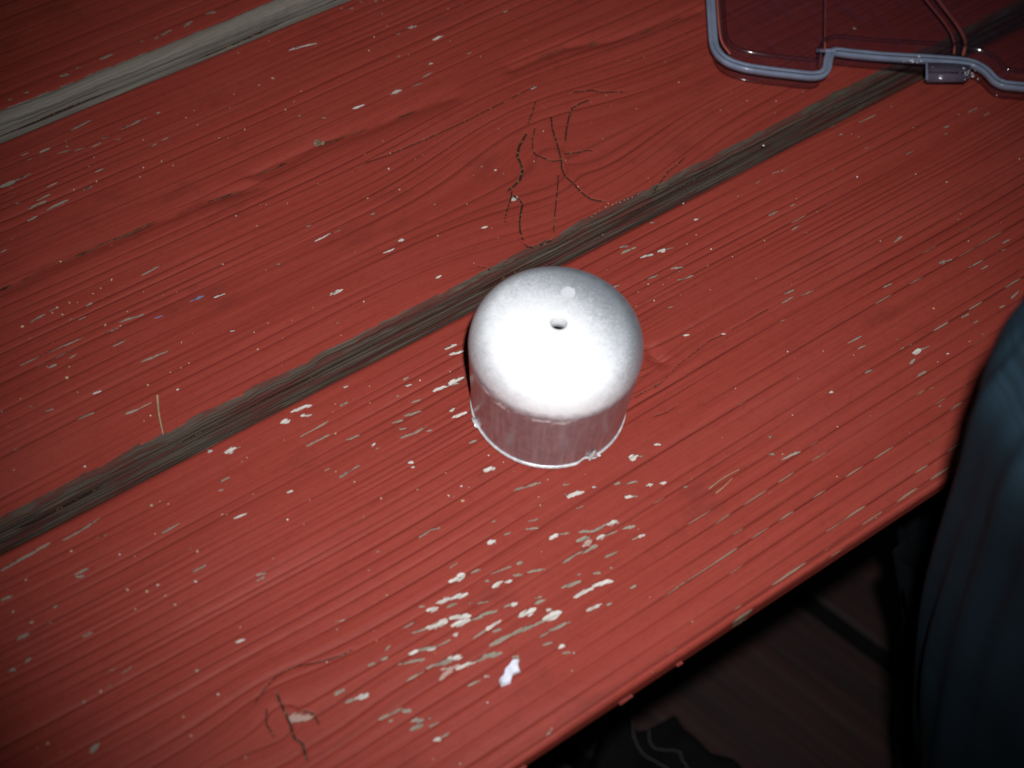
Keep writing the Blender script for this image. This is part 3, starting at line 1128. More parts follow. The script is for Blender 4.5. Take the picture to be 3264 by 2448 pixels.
# little paint curls hanging from the front board's lower edge
flake_mat = simple_material("paint_flake_red", (0.27, 0.05, 0.04), .6, scale=300)
for (fx0, fx1, drop) in ((131.0, 135.6, 1.1), (151.8, 153.9, .6), (58, 61, .6), (96, 98.5, .5)):
    n = 7
    vs = []
    for i in range(n):
        t = i / (n - 1)
        xx = fx0 + (fx1 - fx0) * t
        h = drop * (1 - .55 * t) * (.8 + .4 * random.random())
        vs += [(xx, 100.5, -4.2), (xx + .3, 100.0 - .2 * random.random(), -4.4 - h), (xx + .3, 99.7, -4.4 - h + .25), (xx, 100.1, -4.0)]
    vs = np.array(vs) * .001
    fs = []
    for i in range(n - 1):
        for j in range(4):
            fs.append((i * 4 + j, (i + 1) * 4 + j, (i + 1) * 4 + (j + 1) % 4, i * 4 + (j + 1) % 4))
    fs += [(0, 1, 2, 3), tuple((n - 1) * 4 + j for j in (3, 2, 1, 0))]
    fo = link("paint_curl", mesh_from("paint_curl", vs, fs), flake_mat, bd[0], False)
    fo.matrix_parent_inverse = Matrix.Translation(bench.location).inverted() @ Matrix.Translation(bench.location)

# ------------------------------------------------------------------ metal cap
def cap_material():
    k = NT("aluminium")
    co = k.coord()
    sx, sy, sz = k.sep(co)
    n1 = k.noise(co, 330, 4, .6)
    n2 = k.noise(co, 1400, 3, .7)
    brushed = k.noise(k.mapping(co, (700, 700, 14)), 1., 3, .6)
    # white oxide plus painted flash highlight on top, mottled towards one side
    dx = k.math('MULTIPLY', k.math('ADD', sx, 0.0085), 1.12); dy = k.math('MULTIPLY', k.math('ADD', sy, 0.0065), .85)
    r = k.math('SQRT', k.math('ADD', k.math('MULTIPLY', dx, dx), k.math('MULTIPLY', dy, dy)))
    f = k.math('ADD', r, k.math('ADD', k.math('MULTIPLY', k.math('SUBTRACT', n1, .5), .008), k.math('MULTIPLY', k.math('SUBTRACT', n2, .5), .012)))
    ox_hilite = k.ramp(f, .012, .034, 1., 0.)
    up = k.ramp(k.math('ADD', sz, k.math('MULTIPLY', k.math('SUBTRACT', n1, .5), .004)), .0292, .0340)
    ox_hilite = k.math('MULTIPLY', ox_hilite, up)
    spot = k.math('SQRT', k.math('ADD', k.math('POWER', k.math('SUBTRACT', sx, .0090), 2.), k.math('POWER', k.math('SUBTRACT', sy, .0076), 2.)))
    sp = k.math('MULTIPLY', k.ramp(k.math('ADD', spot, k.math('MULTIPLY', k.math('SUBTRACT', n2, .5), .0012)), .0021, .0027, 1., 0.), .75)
    ox_hilite = k.math('MAXIMUM', ox_hilite, k.math('MULTIPLY', sp, up))
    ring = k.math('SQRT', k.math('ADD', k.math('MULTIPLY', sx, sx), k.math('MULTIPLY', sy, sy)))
    ox_hilite = k.math('MAXIMUM', ox_hilite, k.math('MULTIPLY', k.ramp(ring, .0033, .0036, 1., 0.), .9))
    # rubbed, bright arris and small bare nicks
    nick = k.math('MULTIPLY', k.ramp(k.noise(k.mapping(co, (1, 1, 4.)), 260, 3, .7), .50, .60), k.math('MULTIPLY', k.ramp(sz, .0272, .0284), k.math('MULTIPLY', k.ramp(sz, .0296, .0308, 1., 0.), k.ramp(k.math('ADD', k.math('MULTIPLY', sx, .97), k.math('MULTIPLY', sy, .25)), -.012, -.020))))
    redr = k.ramp(k.noise(co, 520, 4, .75), .64, .70)
    ring = k.math('SQRT', k.math('ADD', k.math('MULTIPLY', sx, sx), k.math('MULTIPLY', sy, sy)))
    redr = k.math('MULTIPLY', redr, k.math('MULTIPLY', k.ramp(ring, .014, .019), k.ramp(k.math('ADD', sx, k.math('MULTIPLY', sy, 1.3)), -.012, -.022)))
    redr = k.math('MULTIPLY', redr, k.ramp(sz, .0395, .0410))
    colr = k.mix(k.ramp(n1, .3, .7), (0.43, 0.47, 0.53), (0.54, 0.58, 0.64))
    sidem = k.ramp(sz, .0285, .0310, 1., 0.)
    colr = k.mix(k.math('MULTIPLY', sidem, k.ramp(brushed, .35, .75, 0., .55)), colr, (0.66, 0.69, 0.74))
    colr = k.mix(ox_hilite, colr, (0.93, 0.94, 0.95))
    colr = k.mix(nick, colr, (0.9, 0.9, 0.89))
    colr = k.mix(k.math('MULTIPLY', redr, .55), colr, (0.62, 0.22, 0.16))
    metal = k.math('SUBTRACT', .84, k.math('MULTIPLY', ox_hilite, .80))
    metal = k.math('SUBTRACT', metal, k.math('MULTIPLY', k.math('MULTIPLY', sidem, k.ramp(brushed, .45, .75)), .11))
    metal = k.math('MULTIPLY', metal, k.math('SUBTRACT', 1., k.math('MULTIPLY', k.math('MAXIMUM', redr, nick), .75)))
    rough = k.math('ADD', k.ramp(sz, .0285, .0310, .33, .60), k.math('MULTIPLY', k.math('SUBTRACT', n1, .5), .06))
    h = k.math('ADD', k.math('MULTIPLY', n2, .5), k.math('MULTIPLY', n1, .5))
    pr = k.principled(Base_Color=colr, Metallic=metal, Roughness=rough, Normal=k.bump(h, .00004, .6))
    return k.done(pr.outputs[0])

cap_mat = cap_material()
cap = empty("metal_cap", (0.17164, 0.19197, 0.0006))
tag(cap, "round silver metal cap with a small centre hole standing on red boards", "metal cap")

def lathe(profile, seg, fn=None):
    th = np.linspace(0, 2 * np.pi, seg, endpoint=False)
    P = np.zeros((len(profile), seg, 3))
    for i, (r, z) in enumerate(profile):
        P[i, :, 0] = r * np.cos(th); P[i, :, 1] = r * np.sin(th); P[i, :, 2] = z
    if fn is not None: P = fn(P, th)
    return P

H = .0430; RO = .0264; RB = .02446
prof = []
prof += [(RB, .0016)]
SA, SB = .0076, .0112
for z in np.linspace(.004, H - .0008 - SB, 10): prof.append((RB + (RO - RB) * z / (H - .0008 - SB), z))
RT = RO - SA
for a in np.linspace(0, 88, 22)[1:]:
    aa = math.radians(a)
    prof.append((RT + SA * math.cos(aa) ** .92, H - .0008 - SB + SB * math.sin(aa)))
for t in np.linspace(0, 1, 9)[1:]:
    r = RT * (1 - t) + .0029 * t
    prof.append((r, H - .0008 + .0007 * (1 - (r / RT) ** 2)))
prof += [(.0026, H - .0002), (.00242, H - .0006), (.0024, H - .0036), (.00245, H - .0056), (.0033, H - .0062)]   # the hole through the top
prof += [(.010, H - .0060), (.0155, H - .0072), (.0198, H - .0110), (.0230, H - .0175), (.0228, .010), (.0224, .0016)]
DENT = math.radians(-98); BURR = math.radians(167)
def dent_fn(P, th):
    da = (th - DENT + np.pi) % (2 * np.pi) - np.pi
    r = np.hypot(P[..., 0], P[..., 1])
    zf = np.exp(-(P[..., 2] / .0035) ** 2) * (r > .015)
    k_ = 1 - .045 * np.exp(-((da / .075) ** 2))[None] * zf + .022 * np.exp(-(((da - .13) / .05) ** 2))[None] * zf
    k_ = k_ + .002 * np.sin(th * 5 + 1)[None] * zf
    P[..., 0] *= k_; P[..., 1] *= k_
    return P
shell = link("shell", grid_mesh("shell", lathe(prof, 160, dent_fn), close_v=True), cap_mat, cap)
# bottom rim: a thin bright machined lip
rimp = []
for a in np.linspace(0, 2 * np.pi, 13)[:-1]:
    rimp.append((.02375 + .00125 * math.cos(a), .0010 + .0009 * math.sin(a)))
k = NT("bright_rim"); co = k.coord()
pr = k.principled(Base_Color=k.mix(k.ramp(k.noise(co, 500, 3), .35, .65), (0.60, .60, .62), (.92, .92, .92)), Metallic=.25, Roughness=.38)
rim_mat = k.done(pr.outputs[0])
rim_o = link("rim", grid_mesh("rim", lathe(rimp, 160, dent_fn), close_u=True, close_v=True), rim_mat, cap)
# bent burrs where the rim is torn
def burr(ang, w, h, name):
    vs = []
    n = 6
    for i in range(n):
        t = i / (n - 1)
        a = ang + w * (t - .5)
        up_ = h * math.sin(math.pi * min(1, t * 1.2 + .1)) * (.7 + .5 * random.random())
        for rr, zz in ((.0246, .0012), (.0254 + .0004 * random.random(), .0014 + up_ * .5), (.0252, .0016 + up_), (.0244, .0014 + up_ * .6)):
            vs.append((rr * math.cos(a), rr * math.sin(a), zz))
    fs = []
    for i in range(n - 1):
        for j in range(4): fs.append((i * 4 + j, (i + 1) * 4 + j, (i + 1) * 4 + (j + 1) % 4, i * 4 + (j + 1) % 4))
    fs += [(0, 1, 2, 3), tuple((n - 1) * 4 + j for j in (3, 2, 1, 0))]
    return link(name, mesh_from(name, vs, fs), rim_mat, cap, False)
burr(DENT + .12, .17, .0046, "burr"); burr(BURR, .14, .0016, "burr")
for o_ in list(cap.children): o_.matrix_parent_inverse = Matrix.Identity(4)

# ------------------------------------------------------------------ clear plastic lid
def clear_plastic():
    k = NT("clear_plastic")
    lw = k.n("ShaderNodeLayerWeight"); lw.inputs[0].default_value = .5
    fres = k.ramp(lw.outputs["Facing"], .35, 1., .03, .45)
    tr = k.n("ShaderNodeBsdfTransparent"); tr.inputs[0].default_value = (.87, .85, .88, 1)
    gl = k.n("ShaderNodeBsdfGlossy"); gl.inputs["Roughness"].default_value = .12
    mx = k.n("ShaderNodeMixShader")
    k.set(mx.inputs[0], fres); k.t.links.new(tr.outputs[0], mx.inputs[1]); k.t.links.new(gl.outputs[0], mx.inputs[2])
    df = k.n("ShaderNodeBsdfDiffuse"); df.inputs[0].default_value = (.09, .05, .10, 1)
    scr = k.noise(k.mapping(k.coord(), (300, 60, 60)), 1., 4, .7)
    m2 = k.n("ShaderNodeMixShader"); k.set(m2.inputs[0], k.ramp(scr, .45, .8, .03, .16))
    k.t.links.new(mx.outputs[0], m2.inputs[1]); k.t.links.new(df.outputs[0], m2.inputs[2])
    return k.done(m2.outputs[0])

def milky_plastic(name, col, fac):
    k = NT(name)
    co = k.coord()
    nz = k.noise(co, 140, 3)
    pr = k.principled(Base_Color=k.mix(k.ramp(nz, .3, .7), tuple(c * .75 for c in col), col), Roughness=.16)
    tr = k.n("ShaderNodeBsdfTransparent"); tr.inputs[0].default_value = (.7, .66, .72, 1)
    mx = k.n("ShaderNodeMixShader"); mx.inputs[0].default_value = fac
    k.t.links.new(tr.outputs[0], mx.inputs[1]); k.t.links.new(pr.outputs[0], mx.inputs[2])
    return k.done(mx.outputs[0])

plastic = clear_plastic()
rim_pl = milky_plastic("milky_rim_plastic", (0.32, 0.38, 0.52), .72)  # milky rim, blue of the reflected dusk sky put into its colour
latch_pl = milky_plastic("latch_plastic", (0.24, 0.20, 0.27), .42)
edge_pl = milky_plastic("edge_glint_plastic", (0.62, 0.16, 0.12), .75)  # reddish glint of the boards painted into the clear ribs
lid = empty("plastic_lid", (0.36, 0.28, 0.0))
tag(lid, "clear plastic box lid with bluish rim and broken latch tab lying on red boards", "plastic lid")
outline = [(376, 367), (349, 331), (322, 295), (318.6, 290.0), (317.2, 284.6), (318.3, 279.0), (322.0, 273.6), (328.1, 267.6), (341.0, 256.4),
           (345.6, 254.4), (349.6, 255.6), (352.6, 258.4), (357.4, 262.6), (360.0, 259.4), (372, 249.6), (384.1, 240.8), (394.5, 233.0), (398.6, 229.2), (399.6, 224.6), (398.2, 219.8), (399.4, 215.0),
           (406.8, 209.0), (455, 173), (459, 172.5), (462, 176), (522, 256), (521, 260), (517, 264), (383, 368.5), (379, 369)]
O = np.array(outline, float)
def resample(O, step=1.2):
    out = []
    n = len(O)
    for i in range(n):
        a, b = O[i], O[(i + 1) % n]
        kk = max(1, int(np.linalg.norm(b - a) / step))
        for j in range(kk): out.append(a + (b - a) * j / kk)
    out = np.array(out)
    for _ in range(4): out = .5 * out + .25 * (np.roll(out, 1, 0) + np.roll(out, -1, 0))
    return out
OR = resample(O)
tn = np.roll(OR, -2, 0) - np.roll(OR, 2, 0)
tn /= np.linalg.norm(tn, axis=1)[:, None]
nr = np.stack([-tn[:, 1], tn[:, 0]], -1)            # inward (outline runs counter-clockwise)
for _ in range(6): nr = .5 * nr + .25 * (np.roll(nr, 1, 0) + np.roll(nr, -1, 0))
nr /= np.linalg.norm(nr, axis=1)[:, None]
def sweep(section):
    P = np.zeros((len(section), len(OR), 3))
    for i, (d, z) in enumerate(section):
        P[i, :, :2] = OR + nr * d; P[i, :, 2] = z
    return P * .001
rim_sec = [(.2, 6.4), (-.1, 8.7), (.2, 9.1), (1.55, 9.1), (1.7, 8.3), (1.85, 9.1), (3.2, 9.1), (3.5, 8.7), (3.5, 6.4)]
rimo = link("rim", grid_mesh("rim", sweep(rim_sec), close_u=True, close_v=True), rim_pl, lid)
wall_sec = [(4.1, 6.0), (4.2, 9.0), (5.6, 12.4), (6.4, 12.8), (6.4, 11.6), (5.3, 8.6), (5.2, 6.0)]
link("side_wall", grid_mesh("side_wall", sweep(wall_sec), close_u=True, close_v=True), plastic, lid)
skirt = [(2.6, .3), (2.5, 5.35), (3.3, 5.35), (3.4, .3)]
link("skirt", grid_mesh("skirt", sweep(skirt), close_u=True, close_v=True), plastic, lid)
# top panel: a thin plate over the whole lid
inner = (OR + nr * 6.2)
bm = bmesh.new()
vt = [bm.verts.new((x * .001, y * .001, .0128)) for x, y in inner[::3]]
fc = bm.faces.new(vt)
ex = bmesh.ops.extrude_face_region(bm, geom=[fc])
bmesh.ops.translate(bm, vec=(0, 0, -.0011), verts=[e for e in ex['geom'] if isinstance(e, bmesh.types.BMVert)])
bmesh.ops.triangulate(bm, faces=bm.faces[:])
bmesh.ops.recalc_face_normals(bm, faces=bm.faces[:])
me = bpy.data.meshes.new("top_panel"); bm.to_mesh(me); bm.free()
link("top_panel", me, plastic, lid, False)
def bar(name, pts, r, mat, seg=8):
    return link(name, grid_mesh(name, tube(np.array(pts) * .001, r * .001, seg), close_v=True), mat, lid)
bar("divider_rib", [(352.5, 263.5, 11.2), (362, 274, 11.2), (372, 285, 11.2), (420, 338, 11.2)], .35, edge_pl)
bar("corner_rib", spline([(396.8, 234, 11.0), (402.5, 238.5, 11.0), (406.2, 246, 11.0), (409.5, 258, 11.0), (414, 275, 11.0)], 14), .7, edge_pl)
bar("corner_rib", spline([(394.5, 236.5, 10.8), (399.0, 241, 10.8), (402.8, 248.5, 10.8), (405.5, 259.5, 10.8), (409, 275, 10.8)], 14), .45, edge_pl)
bar("hook", [(351.8, 266.4, 9.2), (354.5, 264.6, 9.4), (357.6, 262.8, 9.2)], .75, rim_pl)
bar("side_glint", spline([(321.4, 282.0, 10.2), (322.4, 287.5, 10.4), (326.0, 293.8, 10.4), (336.5, 308, 10.4), (350.5, 326.5, 10.4)], 20), .45, edge_pl)  # reddish glint along the wall, drawn as a thin coloured bar
# latch tab: a small clear hinge block, torn at its right end
e1 = np.array((.845, -.535)); e2 = np.array((-.72, -.69))
def quadbox(name, o, l, d, z0, z1, mat, bev=.0004):
    o = np.array(o, float)
    vs = []
    for zz in (z0, z1):
        for a, b in ((0, 0), (l, 0), (l, d), (0, d)):
            q = o + e1 * a + e2 * b
            vs.append((q[0] * .001, q[1] * .001, zz * .001))
    bm = bmesh.new()
    bvs = [bm.verts.new(v_) for v_ in vs]
    for f_ in ((3, 2, 1, 0), (4, 5, 6, 7), (0, 1, 5, 4), (1, 2, 6, 5), (2, 3, 7, 6), (3, 0, 4, 7)): bm.faces.new([bvs[i] for i in f_])
    bmesh.ops.recalc_face_normals(bm, faces=bm.faces[:])
    bmesh.ops.bevel(bm, geom=bm.edges[:], offset=bev, segments=2, affect='EDGES')
    me = bpy.data.meshes.new(name); bm.to_mesh(me); bm.free()
    return link(name, me, mat, lid)
latch = quadbox("latch_tab", (384.6, 240.0), 17.0, 8.6, 7.2, 8.4, latch_pl)
latch["label"] = "small clear latch tab torn at its end"
quadbox("latch_barrel", (381.0, 236.6), 16.5, 3.8, 4.8, 8.8, latch_pl, .0008)
bar("latch_edge", [(384.2, 240.0, 8.9), (379.6, 235.2, 8.9), (378.0, 233.2, 8.4)], .45, rim_pl)
crumb_pl = simple_material("broken_plastic", (0.55, 0.56, 0.60), .25, scale=500)
bm = bmesh.new()
for i in range(34):
    if i < 22: c = np.array((393.0, 226.5)) + RNG.normal(0, 1, 2) * (1.9, 2.0)
    else: c = np.array((380.5, 243.6)) + e1 * RNG.normal(0, 2.2) + RNG.normal(0, .5, 2)
    s = RNG.uniform(.25, .75) * .001
    mm_ = Matrix.Translation((c[0] * .001, c[1] * .001, RNG.uniform(7.8, 9.6) * .001)) @ Matrix.Rotation(RNG.uniform(0, 6), 4, Vector(RNG.normal(0, 1, 3)).normalized()) @ Matrix.Diagonal((s, s * .5, s * .7, 1))
    bmesh.ops.create_icosphere(bm, subdivisions=1, radius=1, matrix=mm_)
me = bpy.data.meshes.new("broken_edge"); bm.to_mesh(me); bm.free()
tag(link("broken_edge", me, crumb_pl, lid, False), kind="stuff")

lid.location = (lid.location.x - .0047, lid.location.y - .0037, 0)

# ------------------------------------------------------------------ loose bits on the bench
def speck_mat(name, col):
    return simple_material(name, col, .8, scale=2500, var=.35)
cr_m = {'y': speck_mat("crumb_tan", (0.47, 0.36, 0.20)), 'w': speck_mat("crumb_white", (0.66, 0.63, 0.58)), 'n': speck_mat("crumb_grey", (0.42, 0.34, 0.28)), 'o': speck_mat("crumb_ochre", (0.50, 0.26, 0.06))}
bm = bmesh.new()
kinds = list(cr_m)
def crumb(x, y, r, kd):
    fl_ = random.uniform(.45, .8)
    mt_ = Matrix.Translation((x * .001, y * .001, r * .00045)) @ Matrix.Rotation(random.uniform(0, 6.28), 4, 'Z') @ Matrix.Diagonal((r * .001 * random.uniform(.9, 1.5), r * .001 * random.uniform(.6, 1.), r * .001 * fl_, 1))
    res = bmesh.ops.create_icosphere(bm, subdivisions=1, radius=1, matrix=mt_)
    for v_ in res['verts']: v_.co += Vector((random.uniform(-1, 1), random.uniform(-1, 1), random.uniform(-1, 1))) * r * .00022
    for f_ in {f for v_ in res['verts'] for f in v_.link_faces}: f_.material_index = kinds.index(kd)
for ln in CRUMBS.split('\n'):
    a = ln.split(); crumb(float(a[0]), float(a[1]), float(a[2]) * .62, a[3])
for i in range(130):
    x = random.uniform(-20, 430); y = random.choice((random.uniform(104, 235), random.uniform(249, 387)))
    if math.hypot(x - 172.6, y - 193.5) < 27.5: continue
    crumb(x, y, random.choice((.10, .12, .15, .19, .24)), random.choice('yynwn'))
me = bpy.data.meshes.new("dust_crumbs"); bm.to_mesh(me); bm.free()
o = link("dust_crumbs", me, None, None, False)
for kd in kinds: me.materials.append(cr_m[kd])
tag(o, "tiny pale crumbs and sawdust specks scattered over the red boards", "crumbs", kind="stuff")

# splinter stub
wood_m = simple_material("splinter_wood", (0.21, 0.14, 0.085), .85, scale=700, var=.45)
bm = bmesh.new()
bmesh.ops.create_cone(bm, cap_ends=True, segments=7, radius1=1.35, radius2=.7, depth=3.2, matrix=Matrix.Rotation(math.radians(62), 4, Vector((.6, .4, 0))))
for v_ in bm.verts: v_.co += Vector([random.uniform(-.3, .3) for _ in range(3)])
bmesh.ops.scale(bm, vec=(.001,) * 3, verts=bm.verts)
me = bpy.data.meshes.new("wood_splinter"); bm.to_mesh(me); bm.free()
o = link("wood_splinter", me, wood_m, None, False); o.location = (.1675, .3279, .0006)
tag(o, "small brown splinter stub standing in the groove of the middle board", "splinter")

# crumpled white flake
fl_m = simple_material("white_flake", (0.72, 0.74, 0.84), .7, scale=600, var=.12)
pts = np.array([(104.8, 121.4), (107.5, 120.8), (109.6, 122.4), (111.9, 122.0), (112.6, 124.0), (114.0, 125.4), (112.4, 126.4), (110.4, 125.6), (108.6, 125.2), (107.2, 123.8), (105.4, 123.4)])
cen = pts.mean(0)
vs = []
for zt in (0.2, 1.0):
    for i, p_ in enumerate(pts):
        d = p_ - cen
        vs.append(((cen + d * (1 if zt < .5 else .86))[0] * .001, (cen + d * (1 if zt < .5 else .86))[1] * .001, (zt + (.5 * random.random() if zt > .5 else 0)) * .001))
vs.append((cen[0] * .001, cen[1] * .001, .0012))
n = len(pts)
fs = [(i, (i + 1) % n, n + (i + 1) % n, n + i) for i in range(n)] + [(n + i, n + (i + 1) % n, 2 * n) for i in range(n)] + [tuple(range(n - 1, -1, -1))]
o = link("white_flake", mesh_from("white_flake", vs, fs), fl_m, None, False)
tag(o, "bright bluish white flake lying near the front edge below the worn patch", "flake")

# dry stems
st_m = simple_material("dry_stem", (0.40, 0.29, 0.17), .8, scale=400)
for pts, r, lab in (([(69.5, 261.2, .5), (66.8, 254.6, .8), (64.5, 247.5, .4)], .42, "pale straight stem lying across the middle board at its grey edge"),
                    ([(195.0, 139.2, .4), (201, 139.6, .8), (207.4, 139.4, .5)], .20, "longer thin tan straw on the front board right of the worn patch"),
                    ([(195.8, 136.8, .4), (199.6, 137.2, .7), (203.5, 138.2, .5)], .18, "shorter thin tan straw beside the longer straw on the front board")):
    q = spline(np.array(pts) * .001, 12)
    me = grid_mesh("dry_stem", tube(q, r * .001 * np.linspace(1, .5, 12), 7), close_v=True)
    tag(link("dry_stem", me, st_m), lab, "dry stem", "dry stems lying on the bench")

# ------------------------------------------------------------------ deck below and ground
ground = link("ground", mesh_from("ground", [(-6, -6, -.46), (6, -6, -.46), (6, 6, -.46), (-6, 6, -.46)], [(0, 1, 2, 3)]), simple_material("dark_soil", (0.02, 0.016, 0.012), .95, scale=30), None, False)
tag(ground, kind="structure")
def deck_material():
    k = NT("deck_paint")
    co = k.coord()
    st = k.noise(k.mapping(co, (90, 4, 30)), 1., 4, .6)
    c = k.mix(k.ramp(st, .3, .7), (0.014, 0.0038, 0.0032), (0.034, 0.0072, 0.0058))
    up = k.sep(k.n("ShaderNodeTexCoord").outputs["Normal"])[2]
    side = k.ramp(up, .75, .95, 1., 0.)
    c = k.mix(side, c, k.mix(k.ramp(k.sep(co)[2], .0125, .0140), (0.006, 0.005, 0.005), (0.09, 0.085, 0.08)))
    pr = k.principled(Base_Color=c, Roughness=.7, Normal=k.bump(st, .0016, .8))
    return k.done(pr.outputs[0])
deck_m = deck_material()
joist_m = simple_material("joist_wood", (0.05, 0.04, 0.03), .9, scale=30)
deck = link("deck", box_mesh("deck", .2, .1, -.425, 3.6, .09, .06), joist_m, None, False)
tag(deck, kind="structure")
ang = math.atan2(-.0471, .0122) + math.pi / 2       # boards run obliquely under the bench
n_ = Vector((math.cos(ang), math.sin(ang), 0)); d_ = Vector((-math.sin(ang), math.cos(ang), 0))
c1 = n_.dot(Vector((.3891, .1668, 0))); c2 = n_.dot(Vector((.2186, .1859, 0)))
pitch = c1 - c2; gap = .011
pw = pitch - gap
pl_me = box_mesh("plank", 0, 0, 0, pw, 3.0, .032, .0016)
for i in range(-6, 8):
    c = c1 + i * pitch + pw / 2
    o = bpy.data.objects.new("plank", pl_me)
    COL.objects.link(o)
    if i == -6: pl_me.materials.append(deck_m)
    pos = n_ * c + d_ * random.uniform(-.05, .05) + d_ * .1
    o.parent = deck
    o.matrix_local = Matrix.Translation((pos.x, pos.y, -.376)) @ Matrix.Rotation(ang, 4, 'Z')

# ------------------------------------------------------------------ dark blue garment at the right
def cloth_material(name, col, rib):
    k = NT(name)
    co = k.coord()
    wv = k.n("ShaderNodeTexWave", wave_type='BANDS', bands_direction='Z')
    k.set(wv.inputs["Vector"], co); wv.inputs["Scale"].default_value = rib; wv.inputs["Distortion"].default_value = .6; wv.inputs["Detail"].default_value = 1
    wx = k.noise(co, 2600, 2)
    nz = k.noise(co, 26, 3)
    c = k.mix(k.ramp(nz, .35, .65), tuple(a * .8 for a in col), tuple(a * 1.15 for a in col))
    c = k.mix(k.math('MULTIPLY', wv.outputs[0], .60), c, tuple(a * .45 for a in col))
    pr = k.principled(Base_Color=c, Roughness=.85, Normal=k.bump(k.math('ADD', k.math('MULTIPLY', wv.outputs[0], .7), k.math('MULTIPLY', wx, .3)), .0005, .6))
    pr.inputs["Sheen Weight"].default_value = .0
    pr.inputs["Sheen Roughness"].default_value = .5
    pr.inputs["Specular IOR Level"].default_value = .15
    return k.done(pr.outputs[0])
gm = cloth_material("blue_ribbed_cloth", (0.0075, 0.0185, 0.0285), 290)
gm2 = cloth_material("dark_lining_cloth", (0.0070, 0.0105, 0.0135), 290)
garment = empty("garment", (0.36, 0.04, -0.36))
tag(garment, "loose dark blue ribbed garment hanging in front of the bench's front edge", "garment")

def cloth_tube(name, edge, R, mat, seed, fold, top_round):
    E = spline(np.array(edge) * .001, 90)
    nz = Noise2(seed, 2.2, .16, 10)
    nz2 = Noise2(seed + 1, .7, .07, 12)
    th = np.linspace(0, 2 * np.pi, 180, endpoint=False)
    P = np.zeros((len(E), len(th), 3))
    for i, e in enumerate(E):
        t = i / (len(E) - 1)
        h = e[:2] / np.linalg.norm(e[:2])
        right = np.array((h[1], -h[0]))
        rr = R[0] + (R[1] - R[0]) * t
        if top_round: rr *= math.sqrt(max(.02, 1 - max(0, 1 - t / .10) ** 2))
        c = e[:2] + right * rr
        th0 = math.atan2(-right[1], -right[0])
        rad = rr * (1 + fold * (nz(th * 1.0, e[2] * .4 + 0 * th) * .4 + nz2(th * 2.2, e[2] * .35 + 0 * th) * .32) * (1 - .85 * np.exp(-(((th - th0 + np.pi) % (2 * np.pi) - np.pi) / .25) ** 2)))
        P[i, :, 0] = c[0] + rad * np.cos(th); P[i, :, 1] = c[1] + rad * np.sin(th); P[i, :, 2] = e[2]
    return link(name, grid_mesh(name, P, close_v=True), mat, garment), P
G1 = [(232, 92, 130), (220.0, 92.0, 119.7), (226.2, 90.0, 85.6), (232.2, 88.0, 49.1), (239.3, 85.0, 10.6), (252.8, 81.0, -39.8), (275.8, 76.0, -109.8), (322.5, 70.0, -226.1), (366., 66.0, -345)]
G2 = [[296.7, 125.0, -84.2], [312.2, 120.0, -132.9], [319.9, 112.0, -168.3], [329.2, 104.0, -209.7], [342.7, 93.0, -263.5], [330.8, 68.0, -294.6]]
front_cl, FP_ = cloth_tube("outer_layer", G1, (.050, .060), gm, 3, .065, True)
cloth_tube("inner_layer", G2, (.042, .045), gm2, 9, .18, False)
# a stitched seam round the lower part
ii = int(np.argmin(np.abs(FP_[:, 0, 2] + .212)))
nt = FP_.shape[1]
ring = np.array([FP_[int(np.clip(ii + round(5 * math.sin(j / nt * 2 * math.pi + 2.2)), 0, 89)), j] for j in range(nt)])
for _ in range(6): ring = .5 * ring + .25 * (np.roll(ring, 1, 0) + np.roll(ring, -1, 0))
cr = ring.mean(0)
ring = cr + (ring - cr) * 1.008
seam_pts = np.vstack([ring, ring[:1]])
link("seam", grid_mesh("seam", tube(seam_pts, .0012, 7), close_v=True), gm, garment)

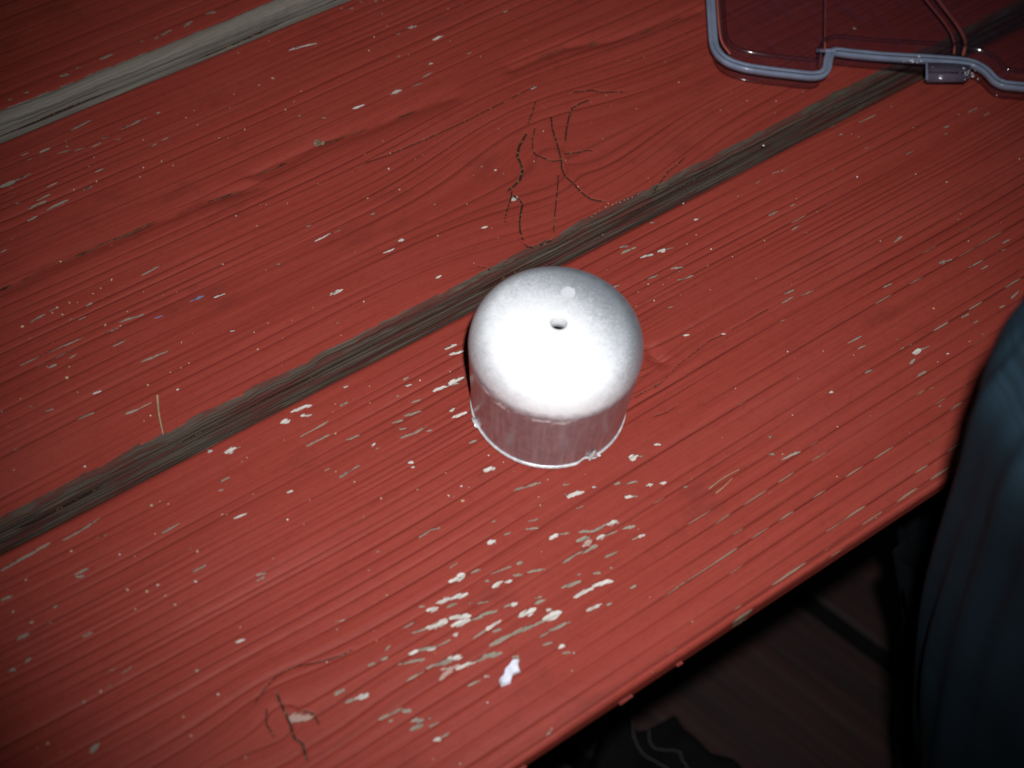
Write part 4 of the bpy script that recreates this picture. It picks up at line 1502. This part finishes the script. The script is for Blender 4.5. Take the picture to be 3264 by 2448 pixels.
# ------------------------------------------------------------------ black cloth below the edge
bc = empty("black_cloth", (0.228, 0.13, -0.36))
tag(bc, "black crumpled cloth with pale loose threads lying on the deck below the bench", "cloth")
poly = np.array([(186, 140), (197, 158), (209, 166.5), (222, 174), (232, 170), (229.6, 160.5), (233, 159.2), (249.7, 158.2), (252.4, 155), (250.7, 146.4), (254, 131), (261, 122), (263, 108), (256, 82), (216, 76), (184, 104)], float)
xs = np.arange(176, 272, 1.1); ys = np.arange(68, 182, 1.1)
GX, GY = np.meshgrid(xs, ys, indexing='ij')
def sdf_poly(px, py, poly):
    d = np.full(px.shape, 1e9); ins = np.zeros(px.shape, bool)
    n = len(poly)
    for i in range(n):
        a, b = poly[i], poly[(i + 1) % n]
        ex_, ey_ = b - a
        wx_, wy_ = px - a[0], py - a[1]
        t = np.clip((wx_ * ex_ + wy_ * ey_) / (ex_ ** 2 + ey_ ** 2), 0, 1)
        d = np.minimum(d, np.hypot(wx_ - ex_ * t, wy_ - ey_ * t))
        cnd = ((a[1] > py) != (b[1] > py)) & (px < (b[0] - a[0]) * (py - a[1]) / (b[1] - a[1] + 1e-12) + a[0])
        ins ^= cnd
    return np.where(ins, d, -d)
D = sdf_poly(GX, GY, poly)
hgt = 70 * (1 - np.exp(-np.clip(D + 1, 0, None) / 1.3)) + 3.0 * Noise2(5, 40, 34, 10)(GX, GY) * np.clip(D / 6, 0, 1)
hgt = np.where(D > -1.2, np.clip(hgt, .2, None), 0.2)
keep = D > -1.3
idx = -np.ones(GX.shape, int); idx[keep] = np.arange(keep.sum())
vs = np.stack([GX[keep], GY[keep], -360 + hgt[keep]], -1) * .001
fs = []
for i in range(len(xs) - 1):
    for j in range(len(ys) - 1):
        q = (idx[i, j], idx[i + 1, j], idx[i + 1, j + 1], idx[i, j + 1])
        if min(q) >= 0: fs.append(q)
black_m = simple_material("black_fabric", (0.0045, 0.0045, 0.005), .9, scale=400, spec=.12)
link("fabric", mesh_from("fabric", vs, fs), black_m, bc)
th_m = simple_material("pale_thread", (0.10, 0.10, 0.11), .9, scale=900)
def zat(x, y):
    i = int(np.clip(round((x - xs[0]) / 1.1), 0, len(xs) - 1)); j = int(np.clip(round((y - ys[0]) / 1.1), 0, len(ys) - 1))
    return -360 + hgt[i, j] + .35
for pts in ([(229.2, 164.6), (223.3, 156.9), (222.3, 148.1), (224.8, 141.1), (230, 128)], [(232.3, 155.8), (229.0, 150.3), (230.2, 145.6), (236.5, 138.6), (235.7, 133.9), (236, 126)]):
    q = spline(np.array([(x, y, 0) for x, y in pts]), 30)
    q[:, 0] += .35 * np.sin(np.arange(30) * 2.1); q[:, 2] = [zat(a, b) for a, b in q[:, :2]]
    link("thread", grid_mesh("thread", tube(q * .001, .00022, 6), close_v=True), th_m, bc)
